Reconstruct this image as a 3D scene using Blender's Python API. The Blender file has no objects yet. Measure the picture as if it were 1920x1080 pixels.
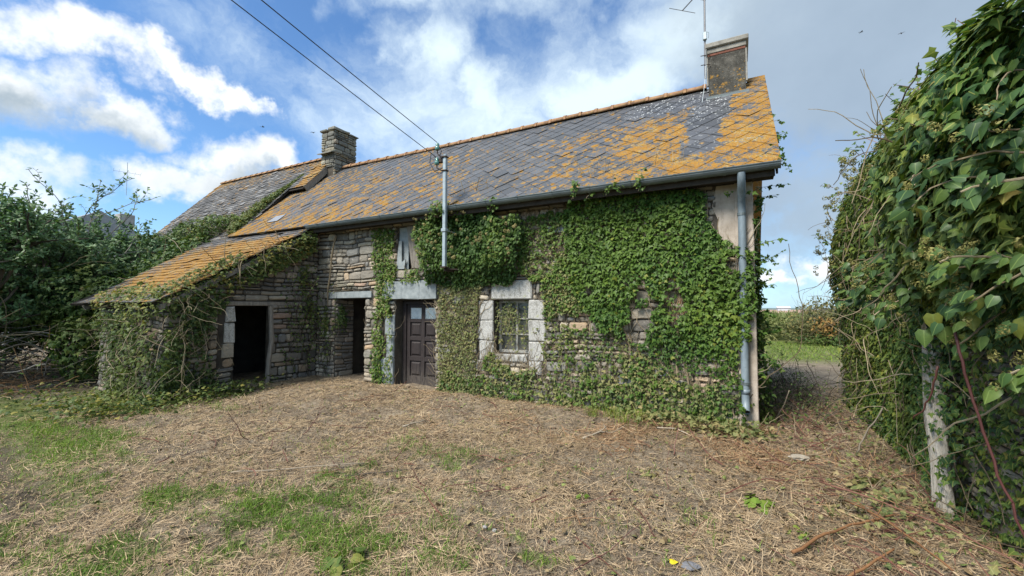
import bpy, math, random
import numpy as np
from math import radians, sin, cos, pi
from mathutils import Vector, Matrix
random.seed(7); RNG = np.random.default_rng(11)
SC = bpy.context.scene; COL = SC.collection

# ---------------------------------------------------------------- camera
CAM_YAW, CAM_PITCH = radians(27.9), math.atan(38/800)
cam = bpy.data.cameras.new('camera'); cam.sensor_width = 36; cam.lens = 800/1920*36
cam.clip_start = .05; cam.clip_end = 6000
camo = bpy.data.objects.new('camera', cam); COL.objects.link(camo)
camo.location = (0, 0, 1.65); camo.rotation_euler = (pi/2+CAM_PITCH, 0, CAM_YAW)
SC.camera = camo
SC.view_settings.view_transform = 'Standard'; SC.view_settings.look = 'None'
SC.view_settings.gamma = 1; SC.view_settings.use_curve_mapping = False
SC.view_settings.exposure = 1.2
SC.cycles.max_bounces = 8; SC.cycles.transparent_max_bounces = 8

# ---------------------------------------------------------------- node helper
class NT:
    def __init__(s, tree): s.t = tree; s.n = tree.nodes; s.l = tree.links
    def node(s, typ, **kw):
        n = s.n.new(typ)
        for k, v in kw.items(): setattr(n, k, v)
        return n
    def put(s, sock, v):
        if v is None: return
        if isinstance(v, bpy.types.NodeSocket): s.l.new(v, sock)
        elif isinstance(v, (tuple, list)) and sock.type == 'RGBA' and len(v) == 3: sock.default_value = (*v, 1)
        else: sock.default_value = v
    def m(s, op, a, b=None, c=None, clamp=False):
        n = s.node('ShaderNodeMath', operation=op, use_clamp=clamp)
        s.put(n.inputs[0], a); s.put(n.inputs[1], b)
        if c is not None: s.put(n.inputs[2], c)
        return n.outputs[0]
    def vm(s, op, a, b=None):
        n = s.node('ShaderNodeVectorMath', operation=op); s.put(n.inputs[0], a); s.put(n.inputs[1], b)
        return n.outputs['Value'] if op in ('LENGTH', 'DISTANCE', 'DOT_PRODUCT') else n.outputs[0]
    def sep(s, v):
        n = s.node('ShaderNodeSeparateXYZ'); s.put(n.inputs[0], v); return n.outputs
    def comb(s, x=0, y=0, z=0):
        n = s.node('ShaderNodeCombineXYZ'); s.put(n.inputs[0], x); s.put(n.inputs[1], y); s.put(n.inputs[2], z); return n.outputs[0]
    def step(s, v, a, b, lo=0., hi=1.):
        n = s.node('ShaderNodeMapRange', interpolation_type='SMOOTHSTEP')
        s.put(n.inputs[0], v); s.put(n.inputs[1], a); s.put(n.inputs[2], b); s.put(n.inputs[3], lo); s.put(n.inputs[4], hi)
        return n.outputs[0]
    def lin(s, v, a, b, lo=0., hi=1.):
        n = s.node('ShaderNodeMapRange'); s.put(n.inputs[0], v); s.put(n.inputs[1], a); s.put(n.inputs[2], b); s.put(n.inputs[3], lo); s.put(n.inputs[4], hi)
        return n.outputs[0]
    def noise(s, vec, scale, detail=4, rough=.55, dist=0., out=0):
        n = s.node('ShaderNodeTexNoise'); s.put(n.inputs['Vector'], vec); s.put(n.inputs['Scale'], scale)
        s.put(n.inputs['Detail'], detail); s.put(n.inputs['Roughness'], rough); s.put(n.inputs['Distortion'], dist)
        return n.outputs[out]
    def voro(s, vec, scale, feature='F1', out='Distance'):
        n = s.node('ShaderNodeTexVoronoi', feature=feature); s.put(n.inputs['Vector'], vec); s.put(n.inputs['Scale'], scale); return n.outputs[out]
    def mix(s, f, a, b, blend='MIX'):
        n = s.node('ShaderNodeMix', data_type='RGBA', blend_type=blend); s.put(n.inputs[0], f); s.put(n.inputs[6], a); s.put(n.inputs[7], b); return n.outputs[2]
    def ramp(s, f, stops, interp='LINEAR'):
        n = s.node('ShaderNodeValToRGB'); s.put(n.inputs[0], f); r = n.color_ramp; r.interpolation = interp
        while len(r.elements) < len(stops): r.elements.new(.5)
        for e, (p, c) in zip(r.elements, stops): e.position = p; e.color = (*c, 1) if len(c) == 3 else c
        return n.outputs[0]
    def pos(s): return s.node('ShaderNodeNewGeometry').outputs['Position']
    def attr(s, name): return s.node('ShaderNodeAttribute', attribute_name=name).outputs['Fac']

# ---------------------------------------------------------------- world: sky with clouds
SUN_AZ, SUN_EL = radians(-159), radians(50)      # azimuth from +y clockwise
def build_world():
    w = bpy.data.worlds.new('World'); SC.world = w; w.use_nodes = True
    T = NT(w.node_tree); T.n.clear()
    sky = T.node('ShaderNodeTexSky', sky_type='NISHITA'); sky.sun_disc = False
    sky.sun_elevation = SUN_EL; sky.sun_rotation = SUN_AZ; sky.air_density = 1.0; sky.dust_density = .4; sky.ozone_density = 2.0
    d = T.node('ShaderNodeTexCoord').outputs['Generated']
    x, y, z = T.sep(d)
    az = T.m('MULTIPLY', T.m('ARCTAN2', x, y), 180/pi)
    el = T.m('MULTIPLY', T.m('ARCSINE', z), 180/pi)
    # warp so that cloud outlines billow
    wv = T.noise(d, 5.0, 6, .6, 0, 1); wx, wy, _ = T.sep(wv)
    azw = T.m('ADD', az, T.m('MULTIPLY', T.m('SUBTRACT', wx, .5), 22))
    elw = T.m('ADD', el, T.m('MULTIPLY', T.m('SUBTRACT', wy, .5), 15))
    fine = T.noise(d, 17, 8, .62)
    def blob(a0, e0, ra, re, rot=0., wt=1.0):
        dx = T.m('SUBTRACT', azw, a0); dy = T.m('SUBTRACT', elw, e0)
        c, s_ = cos(radians(rot)), sin(radians(rot))
        u = T.m('DIVIDE', T.m('ADD', T.m('MULTIPLY', dx, c), T.m('MULTIPLY', dy, s_)), ra)
        v = T.m('DIVIDE', T.m('SUBTRACT', T.m('MULTIPLY', dy, c), T.m('MULTIPLY', dx, s_)), re)
        q = T.m('SQRT', T.m('ADD', T.m('MULTIPLY', u, u), T.m('MULTIPLY', v, v)))
        return T.m('MULTIPLY', T.m('SUBTRACT', 1.0, q), wt)
    def union(bs):
        o = bs[0]
        for b in bs[1:]: o = T.m('MAXIMUM', o, b)
        return o
    # cumulus: hard edged
    cum = union([blob(-74, 24.3, 8, 2.8, -8), blob(-66, 22.8, 6, 1.8, -14), blob(-81, 18.6, 9, 4.4), blob(-71.5, 18.0, 4.5, 2.6), blob(-62.2, 22.3, 3.2, 1.5, -25),
                 blob(-60.5, 15.2, 7.5, 3.0), blob(-64, 12.4, 7, 2.6), blob(-55, 13.6, 4, 2), blob(-82, 10, 12, 3.2),
                 blob(-100, 28, 12, 6), blob(-125, 18, 16, 6), blob(-160, 30, 22, 8), blob(150, 20, 18, 6), blob(118, 32, 20, 9), blob(75, 18, 18, 6),
                 blob(11, 5.2, 7, 2.0), blob(3, 4.2, 6, 1.2), blob(40, 7, 16, 3)])
    edge = T.m('ADD', cum, T.m('MULTIPLY', T.m('SUBTRACT', fine, .5), 1.25))
    cmask = T.step(edge, -.14, .72)
    # high thin streaks and the grey veil on the right
    str_v = T.comb(T.m('MULTIPLY', az, .035), T.m('ADD', T.m('MULTIPLY', el, .11), T.m('MULTIPLY', az, -.06)), 3.3)
    streak = T.noise(T.vm('ADD', T.vm('MULTIPLY', d, (1, 1, 1.6)), T.vm('MULTIPLY', wv, (.25, .25, .25))), 3.2, 7, .6, .3)
    veil = union([blob(-38, 31, 10, 7, -60), blob(-31, 27, 7, 5, -50), blob(-13, 27, 13, 4.6, 14), blob(-24, 20, 14, 3.8, 12), blob(-3, 31, 12, 7), blob(-20, 46, 34, 10), blob(-45, 38, 14, 5),
                  blob(-32, 24, 22, 10, 0, .55), blob(-100, 60, 60, 20, 0, 1), blob(160, 50, 70, 34, 0, 1.2), blob(-160, 48, 60, 32, 0, 1.2), blob(90, 50, 50, 24, 0, 1)])  # wide blobs out of view: cloud added to brighten the ambient light
    vm_ = T.step(T.m('ADD', veil, T.m('MULTIPLY', T.m('SUBTRACT', streak, .5), 2.2)), -.35, .85)
    grey = union([blob(14, 27, 20, 14), blob(34, 26, 30, 18), blob(12, 12, 20, 8, 0, .45)])
    gm = T.step(T.m('ADD', grey, T.m('MULTIPLY', T.m('SUBTRACT', streak, .5), 1.3)), -.3, .42)
    K = 1/.1
    skc = T.mix(1.0, sky.outputs[0], (.56, .76, .92), 'MULTIPLY')
    lowhaze = T.step(el, 0, 14, .55, 0)
    skc = T.mix(lowhaze, skc, (2.3, 3.5, 4.9))
    c1 = T.mix(T.m('MULTIPLY', vm_, .9), skc, (.43*K, .50*K, .53*K))
    gcol = T.mix(T.noise(d, 3.0, 5, .6), (.135*K, .175*K, .22*K), (.25*K, .305*K, .36*K))
    c2 = T.mix(T.m('MULTIPLY', gm, .92), c1, gcol)
    # cumulus shading: pale tops, grey bases (thick middle and low part of each heap is greyer)
    up = T.noise(T.vm('ADD', d, (0, 0, -.035)), 5.0, 6, .6)
    here = T.noise(d, 5.0, 6, .6)
    base = T.m('MAXIMUM', blob(-80, 16.5, 14, 3.6), T.m('MAXIMUM', blob(-58, 12.4, 9, 2.6, 0, .75), blob(-60, 9, 9, 2.4, 0, .6)))
    shade = T.m('ADD', T.step(base, -.1, .65, 0, .8), T.lin(T.m('SUBTRACT', here, up), -.12, .12, .25, -.12), clamp=True)
    ccol = T.mix(shade, (.50*K, .52*K, .53*K), (.19*K, .235*K, .275*K))
    c3 = T.mix(cmask, c2, ccol)
    bg = T.node('ShaderNodeBackground'); T.put(bg.inputs[0], c3); bg.inputs[1].default_value = .1
    out = T.node('ShaderNodeOutputWorld'); T.l.new(bg.outputs[0], out.inputs[0])
build_world()
sl = bpy.data.lights.new('sun', 'SUN'); sl.energy = 2.7; sl.angle = radians(20); sl.color = (1, .955, .88)
so = bpy.data.objects.new('sun', sl); COL.objects.link(so)
sd = Vector((sin(SUN_AZ)*cos(SUN_EL), cos(SUN_AZ)*cos(SUN_EL), sin(SUN_EL)))
so.rotation_euler = sd.to_track_quat('Z', 'Y').to_euler()

# ---------------------------------------------------------------- tags
def tag(o, label=None, cat=None, group=None, kind=None):
    if label: o['label'] = label
    if cat: o['category'] = cat
    if group: o['group'] = group
    if kind: o['kind'] = kind
    return o
def empty(name, label, cat, loc=(0, 0, 0), group=None):
    o = bpy.data.objects.new(name, None); o.empty_display_size = .2; COL.objects.link(o); o.location = loc
    return tag(o, label, cat, group)
def link(name, mesh, parent=None):
    o = bpy.data.objects.new(name, mesh); COL.objects.link(o)
    if parent is not None:
        o.parent = parent
        o.matrix_parent_inverse = Matrix.Translation(-parent.location)   # meshes are written in world coordinates
    return o

# ---------------------------------------------------------------- mesh helpers
class MB:
    def __init__(s): s.v = []; s.f = []; s.r = []; s.rn = 0.5
    def add(s, vs, fs):
        b = len(s.v); s.v.extend([tuple(map(float, p)) for p in vs])
        for f in fs: s.f.append([i+b for i in f]); s.r.append(s.rn)
        return s
    def box(s, x0, x1, y0, y1, z0, z1, bev=0.):
        if bev <= 0:
            vs = [(x, y, z) for x in (x0, x1) for y in (y0, y1) for z in (z0, z1)]
            return s.add(vs, [(0, 1, 3, 2), (4, 6, 7, 5), (0, 4, 5, 1), (2, 3, 7, 6), (0, 2, 6, 4), (1, 5, 7, 3)])
        vs = []; ix = {}
        for i, x in enumerate((x0, x1)):
            for j, y in enumerate((y0, y1)):
                for k, z in enumerate((z0, z1)):
                    sx, sy, sz = (1, -1)[i], (1, -1)[j], (1, -1)[k]
                    for a, p in enumerate(((x, y+sy*bev, z+sz*bev), (x+sx*bev, y, z+sz*bev), (x+sx*bev, y+sy*bev, z))):
                        ix[i, j, k, a] = len(vs); vs.append(p)
        F = []
        for i in (0, 1): F.append([ix[i, 0, 0, 0], ix[i, 1, 0, 0], ix[i, 1, 1, 0], ix[i, 0, 1, 0]])
        for j in (0, 1): F.append([ix[0, j, 0, 1], ix[1, j, 0, 1], ix[1, j, 1, 1], ix[0, j, 1, 1]])
        for k in (0, 1): F.append([ix[0, 0, k, 2], ix[1, 0, k, 2], ix[1, 1, k, 2], ix[0, 1, k, 2]])
        for j in (0, 1):
            for k in (0, 1): F.append([ix[0, j, k, 1], ix[1, j, k, 1], ix[1, j, k, 2], ix[0, j, k, 2]])
        for i in (0, 1):
            for k in (0, 1): F.append([ix[i, 0, k, 0], ix[i, 1, k, 0], ix[i, 1, k, 2], ix[i, 0, k, 2]])
            for j in (0, 1): F.append([ix[i, j, 0, 0], ix[i, j, 1, 0], ix[i, j, 1, 1], ix[i, j, 0, 1]])
        for i in (0, 1):
            for j in (0, 1):
                for k in (0, 1): F.append([ix[i, j, k, 0], ix[i, j, k, 1], ix[i, j, k, 2]])
        return s.add(vs, F)
    def tube(s, pts, rad, n=8, cap=True):
        pts = [Vector(p) for p in pts]; m = len(pts)
        if not hasattr(rad, '__len__'): rad = [rad]*m
        vs = []; a = None
        for i, p in enumerate(pts):
            d = (pts[min(i+1, m-1)]-pts[max(i-1, 0)])
            if d.length < 1e-9: d = Vector((0, 0, 1))
            d.normalize()
            if a is None: a = d.orthogonal().normalized()
            else:
                a = a-d*a.dot(d)
                a = a.normalized() if a.length > 1e-6 else d.orthogonal().normalized()
            b = d.cross(a)
            for k in range(n):
                t = 2*pi*k/n; q = p+(a*cos(t)+b*sin(t))*rad[i]; vs.append(q[:])
        fs = []
        for i in range(m-1):
            for k in range(n): fs.append([i*n+k, i*n+(k+1) % n, (i+1)*n+(k+1) % n, (i+1)*n+k])
        if cap: fs.append(list(range(n))[::-1]); fs.append([(m-1)*n+k for k in range(n)])
        return s.add(vs, fs)
    def prism(s, poly, axis, a, b):
        # poly: list of 2D points in the plane normal to axis, extruded from a to b
        n = len(poly)
        def P(p, t): return (t, p[0], p[1]) if axis == 0 else ((p[0], t, p[1]) if axis == 1 else (p[0], p[1], t))
        vs = [P(p, a) for p in poly]+[P(p, b) for p in poly]
        fs = [list(range(n))[::-1], [n+i for i in range(n)]]+[[i, (i+1) % n, n+(i+1) % n, n+i] for i in range(n)]
        return s.add(vs, fs)
    def mesh(s, name, mat, smooth=False):
        me = bpy.data.meshes.new(name); me.from_pydata(s.v, [], s.f); me.materials.append(mat)
        at = me.attributes.new('rnd', 'FLOAT', 'FACE'); at.data.foreach_set('value', s.r)
        if smooth: me.polygons.foreach_set('use_smooth', [True]*len(s.f))
        me.update(); return me
    def build(s, name, mat, parent=None, smooth=False): return link(name, s.mesh(name, mat, smooth), parent)

def np_mesh(name, V, F, mat, rnd=None, smooth=False):
    """V (n,3), F (m,k) same-size faces"""
    me = bpy.data.meshes.new(name); n, k = F.shape
    me.vertices.add(len(V)); me.vertices.foreach_set('co', np.ascontiguousarray(V, np.float32).ravel())
    me.loops.add(n*k); me.loops.foreach_set('vertex_index', np.ascontiguousarray(F, np.int32).ravel())
    me.polygons.add(n); me.polygons.foreach_set('loop_start', np.arange(0, n*k, k, dtype=np.int32))
    me.update(calc_edges=True)
    me.materials.append(mat)
    if rnd is not None: me.attributes.new('rnd', 'FLOAT', 'FACE').data.foreach_set('value', np.ascontiguousarray(rnd, np.float32))
    if smooth: me.polygons.foreach_set('use_smooth', np.ones(n, bool))
    return me

def unit(a): return a/np.maximum(np.linalg.norm(a, axis=-1, keepdims=True), 1e-9)
# value noise in numpy
_H = RNG.random((64, 64, 64)).astype(np.float32)
def vnoise(P):
    P = np.asarray(P, float); I = np.floor(P).astype(int); f = P-I; f = f*f*(3-2*f); I &= 63; J = (I+1) & 63
    x0, y0, z0 = I.T; x1, y1, z1 = J.T; fx, fy, fz = f.T
    def L(a, b, t): return a+(b-a)*t
    return L(L(L(_H[x0, y0, z0], _H[x1, y0, z0], fx), L(_H[x0, y1, z0], _H[x1, y1, z0], fx), fy),
             L(L(_H[x0, y0, z1], _H[x1, y0, z1], fx), L(_H[x0, y1, z1], _H[x1, y1, z1], fx), fy), fz)
def fbm(P, oct=4):
    P = np.asarray(P, float); o = 0; a = .5; t = 0
    for i in range(oct): o = o+a*vnoise(P*2**i+i*7.3); t += a; a *= .5
    return o/t
def sstep(x, a, b): t = np.clip((x-a)/(b-a), 0, 1); return t*t*(3-2*t)
def in_poly(x, y, poly):
    c = np.zeros(len(x), bool); n = len(poly)
    for i in range(n):
        x0, y0 = poly[i]; x1, y1 = poly[(i+1) % n]
        k = ((y0 > y) != (y1 > y)) & (x < (x1-x0)*(y-y0)/((y1-y0) if y1 != y0 else 1e-9)+x0); c ^= k
    return c

# ---------------------------------------------------------------- materials
def material(name, fn):
    m = bpy.data.materials.new(name); m.use_nodes = True; T = NT(m.node_tree); T.n.clear()
    out = T.node('ShaderNodeOutputMaterial'); sh = fn(T); T.l.new(sh, out.inputs[0]); return m
def pbsdf(T, col, rough=.8, spec=.3, metal=0., bump=None, bstr=.4, bdist=.01, **kw):
    p = T.node('ShaderNodeBsdfPrincipled'); T.put(p.inputs['Base Color'], col); T.put(p.inputs['Roughness'], rough)
    T.put(p.inputs['Specular IOR Level'], spec); T.put(p.inputs['Metallic'], metal)
    if bump is not None:
        b = T.node('ShaderNodeBump'); b.inputs['Strength'].default_value = bstr; b.inputs['Distance'].default_value = bdist
        T.put(b.inputs['Height'], bump); T.l.new(b.outputs[0], p.inputs['Normal'])
    for k, v in kw.items(): T.put(p.inputs[k], v)
    return p.outputs[0]

def m_simple(name, col, rough=.7, spec=.3, metal=0., var=.25, scale=9., grain=60., bstr=.3):
    def fn(T):
        p = T.pos(); a = T.noise(p, scale, 5); b = T.noise(p, grain, 3)
        f = T.lin(T.m('ADD', T.m('MULTIPLY', a, .7), T.m('MULTIPLY', b, .3)), .3, .7, 1-var, 1+var)
        c = T.node('ShaderNodeVectorMath', operation='SCALE'); c.inputs[0].default_value = col; T.put(c.inputs['Scale'], f)
        return pbsdf(T, c.outputs[0], rough, spec, metal, b, bstr, .004)
    return material(name, fn)

def f_stone(dark=1.0, tint=(1, 1, 1), stops=None):
    stops = stops or [(0, (.075, .073, .070)), (.16, (.16, .15, .137)), (.3, (.24, .22, .187)), (.44, (.12, .119, .118)), (.56, (.30, .27, .22)),
                      (.68, (.135, .142, .148)), (.8, (.205, .185, .155)), (.88, (.27, .20, .135)), (.93, (.36, .335, .285)), (1, (.25, .18, .145))]
    stops = [(p, tuple(c[i]*dark*tint[i] for i in range(3))) for p, c in stops]
    def fn(T):
        p = T.pos(); r = T.attr('rnd'); base = T.ramp(r, stops)
        pv = T.vm('MULTIPLY', p, (1, 1, 1.7))
        n1 = T.noise(pv, 9, 6, .65); n2 = T.noise(p, 46, 5, .6); big = T.noise(p, 1.3, 4)
        c = T.mix(T.lin(n1, .32, .75, 0, .45), base, (.055*dark, .052*dark, .046*dark))
        c = T.mix(T.step(n2, .58, .72, 0, .55), c, (.36*dark, .34*dark, .29*dark))
        c = T.mix(T.step(T.noise(p, 5, 5, .7), .60, .72, 0, .5), c, (.30*dark, .29*dark, .25*dark))
        c = T.mix(T.step(T.noise(p, 3.1, 6, .75), .64, .74, 0, .75), c, (.42*dark, .25*dark, .07*dark))
        c = T.mix(T.step(big, .5, .72, 0, .35), c, (.05*dark, .062*dark, .032*dark))
        return pbsdf(T, c, .88, .2, 0, T.m('ADD', n1, T.m('MULTIPLY', n2, .35)), .75, .022)
    return fn
M = {}
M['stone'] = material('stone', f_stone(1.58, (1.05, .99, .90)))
M['stone_dark'] = material('stone_painted_shade', f_stone(1.15, (1.02, .97, .91)))  # darker copy of the wall stone, shade put into its colour
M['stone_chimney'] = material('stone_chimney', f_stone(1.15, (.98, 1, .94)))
M['mortar'] = m_simple('mortar', (.085, .074, .06), .95, .1, 0, .45, 5, 40, .8)
M['earth_mortar'] = m_simple('earth_mortar', (.06, .052, .042), .95, .1, 0, .45, 5, 40, .8)

def f_granite(T):
    p = T.pos(); a = T.noise(p, 55, 3, .6); b = T.noise(p, 6, 6, .7); v = T.voro(p, 120)
    c = T.ramp(a, [(.3, (.20, .20, .19)), (.5, (.41, .40, .375)), (.7, (.52, .51, .475))])
    c = T.mix(T.step(b, .52, .68, 0, .85), c, (.19, .185, .16))
    c = T.mix(T.step(T.noise(p, 18, 5, .7), .58, .66, 0, .6), c, (.14, .14, .11))
    c = T.mix(T.step(T.noise(p, 9, 4), .62, .7, 0, .5), c, (.36, .37, .20))
    c = T.mix(T.step(T.noise(T.vm('MULTIPLY', p, (7, 7, 1)), 3, 5, .7), .50, .68, 0, .6), c, (.16, .15, .125))
    return pbsdf(T, c, .85, .2, 0, a, .4, .006)
M['granite'] = material('granite', f_granite)
def f_blue(T):
    p = T.pos(); a = T.noise(p, 8, 6, .65); b = T.noise(p, 70, 3)
    c = T.ramp(a, [(.25, (.14, .16, .165)), (.5, (.235, .26, .265)), (.75, (.33, .355, .355))])
    c = T.mix(T.step(T.noise(p, 22, 5, .7), .6, .68, 0, .7), c, (.16, .16, .13))
    return pbsdf(T, c, .75, .3, 0, b, .25, .004)
M['cement_blue'] = material('blue_grey_cement', f_blue)
def f_render(T):
    p = T.pos(); a = T.noise(p, 4, 6, .7); b = T.noise(p, 90, 4, .6); d = T.noise(T.vm('MULTIPLY', p, (3, 3, .6)), 5, 6, .7)
    c = T.ramp(a, [(.3, (.33, .275, .22)), (.55, (.46, .395, .33)), (.75, (.54, .48, .41))])
    c = T.mix(T.step(d, .55, .72, 0, .55), c, (.17, .14, .105))
    c = T.mix(T.step(b, .62, .7, 0, .35), c, (.15, .13, .10))
    return pbsdf(T, c, .92, .15, 0, T.m('ADD', b, T.m('MULTIPLY', a, 2)), .6, .008)
M['render'] = material('beige_render', f_render)

def lichen_nodes(T, base, dens, p, patch=3.6, orange=True):
    """mix orange lichen over base where noise beats 1-dens. dens is a socket 0..1"""
    n1 = T.noise(p, patch, 4, .55); n2 = T.noise(p, patch*5, 5, .65); n3 = T.noise(p, 42, 4, .6)
    nn = T.m('ADD', T.m('ADD', T.m('MULTIPLY', n1, .40), T.m('MULTIPLY', n2, .40)), T.m('MULTIPLY', n3, .20))
    th = T.lin(dens, 0, 1, .74, .31)
    k = T.m('SUBTRACT', nn, th)
    pw = T.vm('ADD', p, T.vm('MULTIPLY', T.noise(p, 11, 4, .6, 0, 1), (.11, .11, .11)))
    big = T.noise(p, .9, 3)
    for sc, amp in ((5.5, .30), (11.0, .33), (21.0, .28)):
        v = T.node('ShaderNodeTexVoronoi'); T.put(v.inputs['Vector'], pw); T.put(v.inputs['Scale'], sc)
        rnd = T.sep(v.outputs['Color'])[0]
        rad = T.m('MULTIPLY', T.m('MULTIPLY', T.step(rnd, .35, 1.0), T.m('ADD', dens, T.lin(big, .3, .7, -.25, .25))), amp*3.4)
        kb = T.m('ADD', T.m('MULTIPLY', T.m('SUBTRACT', rad, v.outputs['Distance']), .22), T.m('MULTIPLY', T.m('SUBTRACT', n3, .5), .06))
        k = T.m('MAXIMUM', k, kb)
    li = T.step(k, -.022, .035)
    hue = T.noise(p, 30, 5, .65); hue2 = T.noise(p, 3.5, 3)
    lc = T.ramp(T.m('ADD', T.m('MULTIPLY', hue, .6), T.m('MULTIPLY', hue2, .4)), [(.34, (.15, .12, .08)), (.41, (.23, .125, .038)), (.48, (.32, .15, .026)), (.53, (.32, .17, .033)), (.59, (.29, .21, .08)), (.65, (.34, .31, .25))])
    ring = T.step(k, .005, .04, .5, 0)
    lc = T.mix(ring, lc, (.40, .26, .07))
    lc = T.mix(T.step(T.noise(p, 75, 4, .7), .46, .60, 0, .62), lc, (.12, .075, .025))
    lc = T.mix(T.step(T.noise(p, 16, 5, .7), .55, .63, 0, .85), lc, (.125, .12, .115))
    return T.mix(li, base, lc), li, n3
def slate_base(T, p, stops):
    r = T.attr('rnd'); c = T.ramp(r, stops)
    c = T.mix(T.lin(T.noise(p, 14, 5, .6), .3, .7, 0, .45), c, (.055, .057, .062))
    c = T.mix(T.step(T.noise(p, 38, 4, .7), .62, .70, 0, .5), c, (.26, .26, .25))
    return c
SL = [(0, (.050, .052, .056)), (.3, (.066, .069, .075)), (.6, (.078, .08, .087)), (.85, (.098, .10, .107)), (1, (.06, .064, .067))]
def f_slate(T):
    p = T.pos(); x, y, z = T.sep(p)
    wob = T.m('MULTIPLY', T.m('SUBTRACT', T.noise(p, 5, 4), .5), .55)
    xw = T.m('ADD', x, wob); yw = T.m('ADD', y, wob)
    c = slate_base(T, p, SL)
    dn = T.ramp(T.lin(xw, -12.6, .7), [(0, (.54,)*3), (.12, (.52,)*3), (.30, (.47,)*3), (.50, (.40,)*3), (.72, (.36,)*3), (.79, (.42,)*3), (.84, (.56,)*3), (.9, (.60,)*3), (.95, (.64,)*3), (1, (.62,)*3)])
    dn = T.m('ADD', dn, T.m('MULTIPLY', T.lin(yw, 6.4, 8.6, 1, -1), T.step(xw, -2.5, -7, .02, .09)))
    dn = T.m('SUBTRACT', dn, T.m('MULTIPLY', T.step(yw, 7.9, 8.7), T.m('MULTIPLY', T.step(x, -.25, -.5), T.step(x, -3.2, -1.9, .1, .25))))
    xb = T.m('ADD', T.m('MULTIPLY', T.m('SUBTRACT', y, 6.86), .15), -.24)
    right = T.step(T.m('SUBTRACT', xw, xb), .05, -.05)
    s1 = T.m('MULTIPLY', T.step(xw, -.72, -.60), T.step(yw, 6.72, 6.86))
    s2 = T.m('MULTIPLY', T.step(xw, -2.0, -1.7), T.step(yw, 8.2, 8.45))
    strip = T.m('MULTIPLY', right, T.m('MAXIMUM', s1, s2))
    dn = T.m('MULTIPLY', dn, T.m('SUBTRACT', 1, strip))
    c, li, n3 = lichen_nodes(T, c, dn, p)
    dots = T.step(T.voro(T.vm('ADD', p, T.vm('MULTIPLY', T.noise(p, 9, 3, .5, 0, 1), (.08, .08, .08))), 19), .34, .24)
    spot = T.m('MULTIPLY', dots, T.m('MULTIPLY', T.step(T.noise(p, 7, 4), .42, .55), T.m('ADD', T.m('MULTIPLY', strip, T.step(y, 7.3, 8.4, .3, 1)), .04)))
    c = T.mix(spot, c, (.50, .51, .50))
    rough = T.lin(li, 0, 1, .5, .95)
    return pbsdf(T, c, rough, T.lin(li, 0, 1, .5, .1), 0, T.m('ADD', T.m('MULTIPLY', n3, .4), T.m('MULTIPLY', li, .8)), .5, .01)
M['slate'] = material('roof_slate', f_slate)
def f_slate_shed(T):
    p = T.pos(); x, y, z = T.sep(p); c = slate_base(T, p, [(0, (.085, .083, .085)), (.5, (.12, .115, .115)), (1, (.17, .165, .16))])
    dn = T.m('ADD', T.step(y, 3.5, 4.4, .44, .74), T.m('SUBTRACT', T.step(x, -12, -10.9, -.22, 0), T.step(y, 5.8, 6.2, 0, .36)))
    c, li, n3 = lichen_nodes(T, c, dn, p, 3.0)
    return pbsdf(T, c, T.lin(li, 0, 1, .55, .95), .3, 0, T.m('ADD', T.m('MULTIPLY', n3, .5), T.m('MULTIPLY', li, .8)), .6, .012)
M['slate_shed'] = material('shed_slate', f_slate_shed)
def f_slate_old(T):
    p = T.pos(); x, y, z = T.sep(p); c = slate_base(T, p, [(0, (.07, .068, .066)), (.4, (.115, .11, .108)), (.8, (.15, .145, .14)), (1, (.26, .255, .25))])
    dn = T.m('ADD', T.m('ADD',   .18, T.step(y, 8.1, 8.95, 0, .30)), T.step(x, -16.4, -17.2, 0, .25))
    dn = T.m('ADD', dn, T.step(x, -11.55, -11.3, 0, .45))
    c, li, n3 = lichen_nodes(T, c, dn, p, 3.0)
    return pbsdf(T, c, .8, .25, 0, n3, .5, .01)
M['slate_old'] = material('old_small_slate', f_slate_old)
M['slate_under'] = m_simple('roof_batten_board', (.035, .03, .026), .9, .1)
def f_ridge(T):
    p = T.pos(); a = T.noise(p, 8, 5, .65)
    c = T.ramp(a, [(.3, (.14, .09, .06)), (.5, (.27, .15, .085)), (.7, (.33, .22, .14))])
    c = T.mix(T.step(T.noise(p, 16, 5, .7), .5, .62, 0, .7), c, (.33, .21, .07))
    return pbsdf(T, c, .9, .2, 0, a, .4, .01)
M['terracotta'] = material('terracotta', f_ridge)
def f_zinc(T):
    p = T.pos(); a = T.noise(T.vm('MULTIPLY', p, (1, 1, 3)), 5, 6, .65); b = T.noise(p, 40, 3)
    c = T.ramp(a, [(.3, (.085, .105, .11)), (.6, (.135, .16, .165)), (.8, (.19, .21, .21))])
    c = T.mix(T.step(b, .6, .7, 0, .35), c, (.06, .065, .05))
    return pbsdf(T, c, .5, .45, .25, b, .1, .003)
M['zinc'] = material('aged_zinc', f_zinc)
def f_pvc(T):
    p = T.pos(); a = T.noise(T.vm('MULTIPLY', p, (3, 3, .8)), 4, 6, .65)
    c = T.ramp(a, [(.3, (.12, .155, .18)), (.6, (.20, .245, .275)), (.8, (.26, .30, .32))])
    c = T.mix(T.step(T.noise(p, 25, 5, .7), .62, .7, 0, .6), c, (.10, .10, .08))
    return pbsdf(T, c, .45, .4, 0, a, .1, .003)
M['pipe'] = material('grey_downpipe', f_pvc)
M['galv'] = m_simple('galvanised_steel', (.33, .38, .40), .5, .4, .35, .2, 12, 50, .1)
M['iron'] = m_simple('rusty_iron', (.055, .04, .032), .8, .3, .2, .4, 20, 60, .3)
M['insulator'] = m_simple('green_glass_insulator', (.08, .20, .17), .15, .6, 0, .15)
M['wire'] = m_simple('wire_black', (.03, .03, .033), .6, .3)
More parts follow.
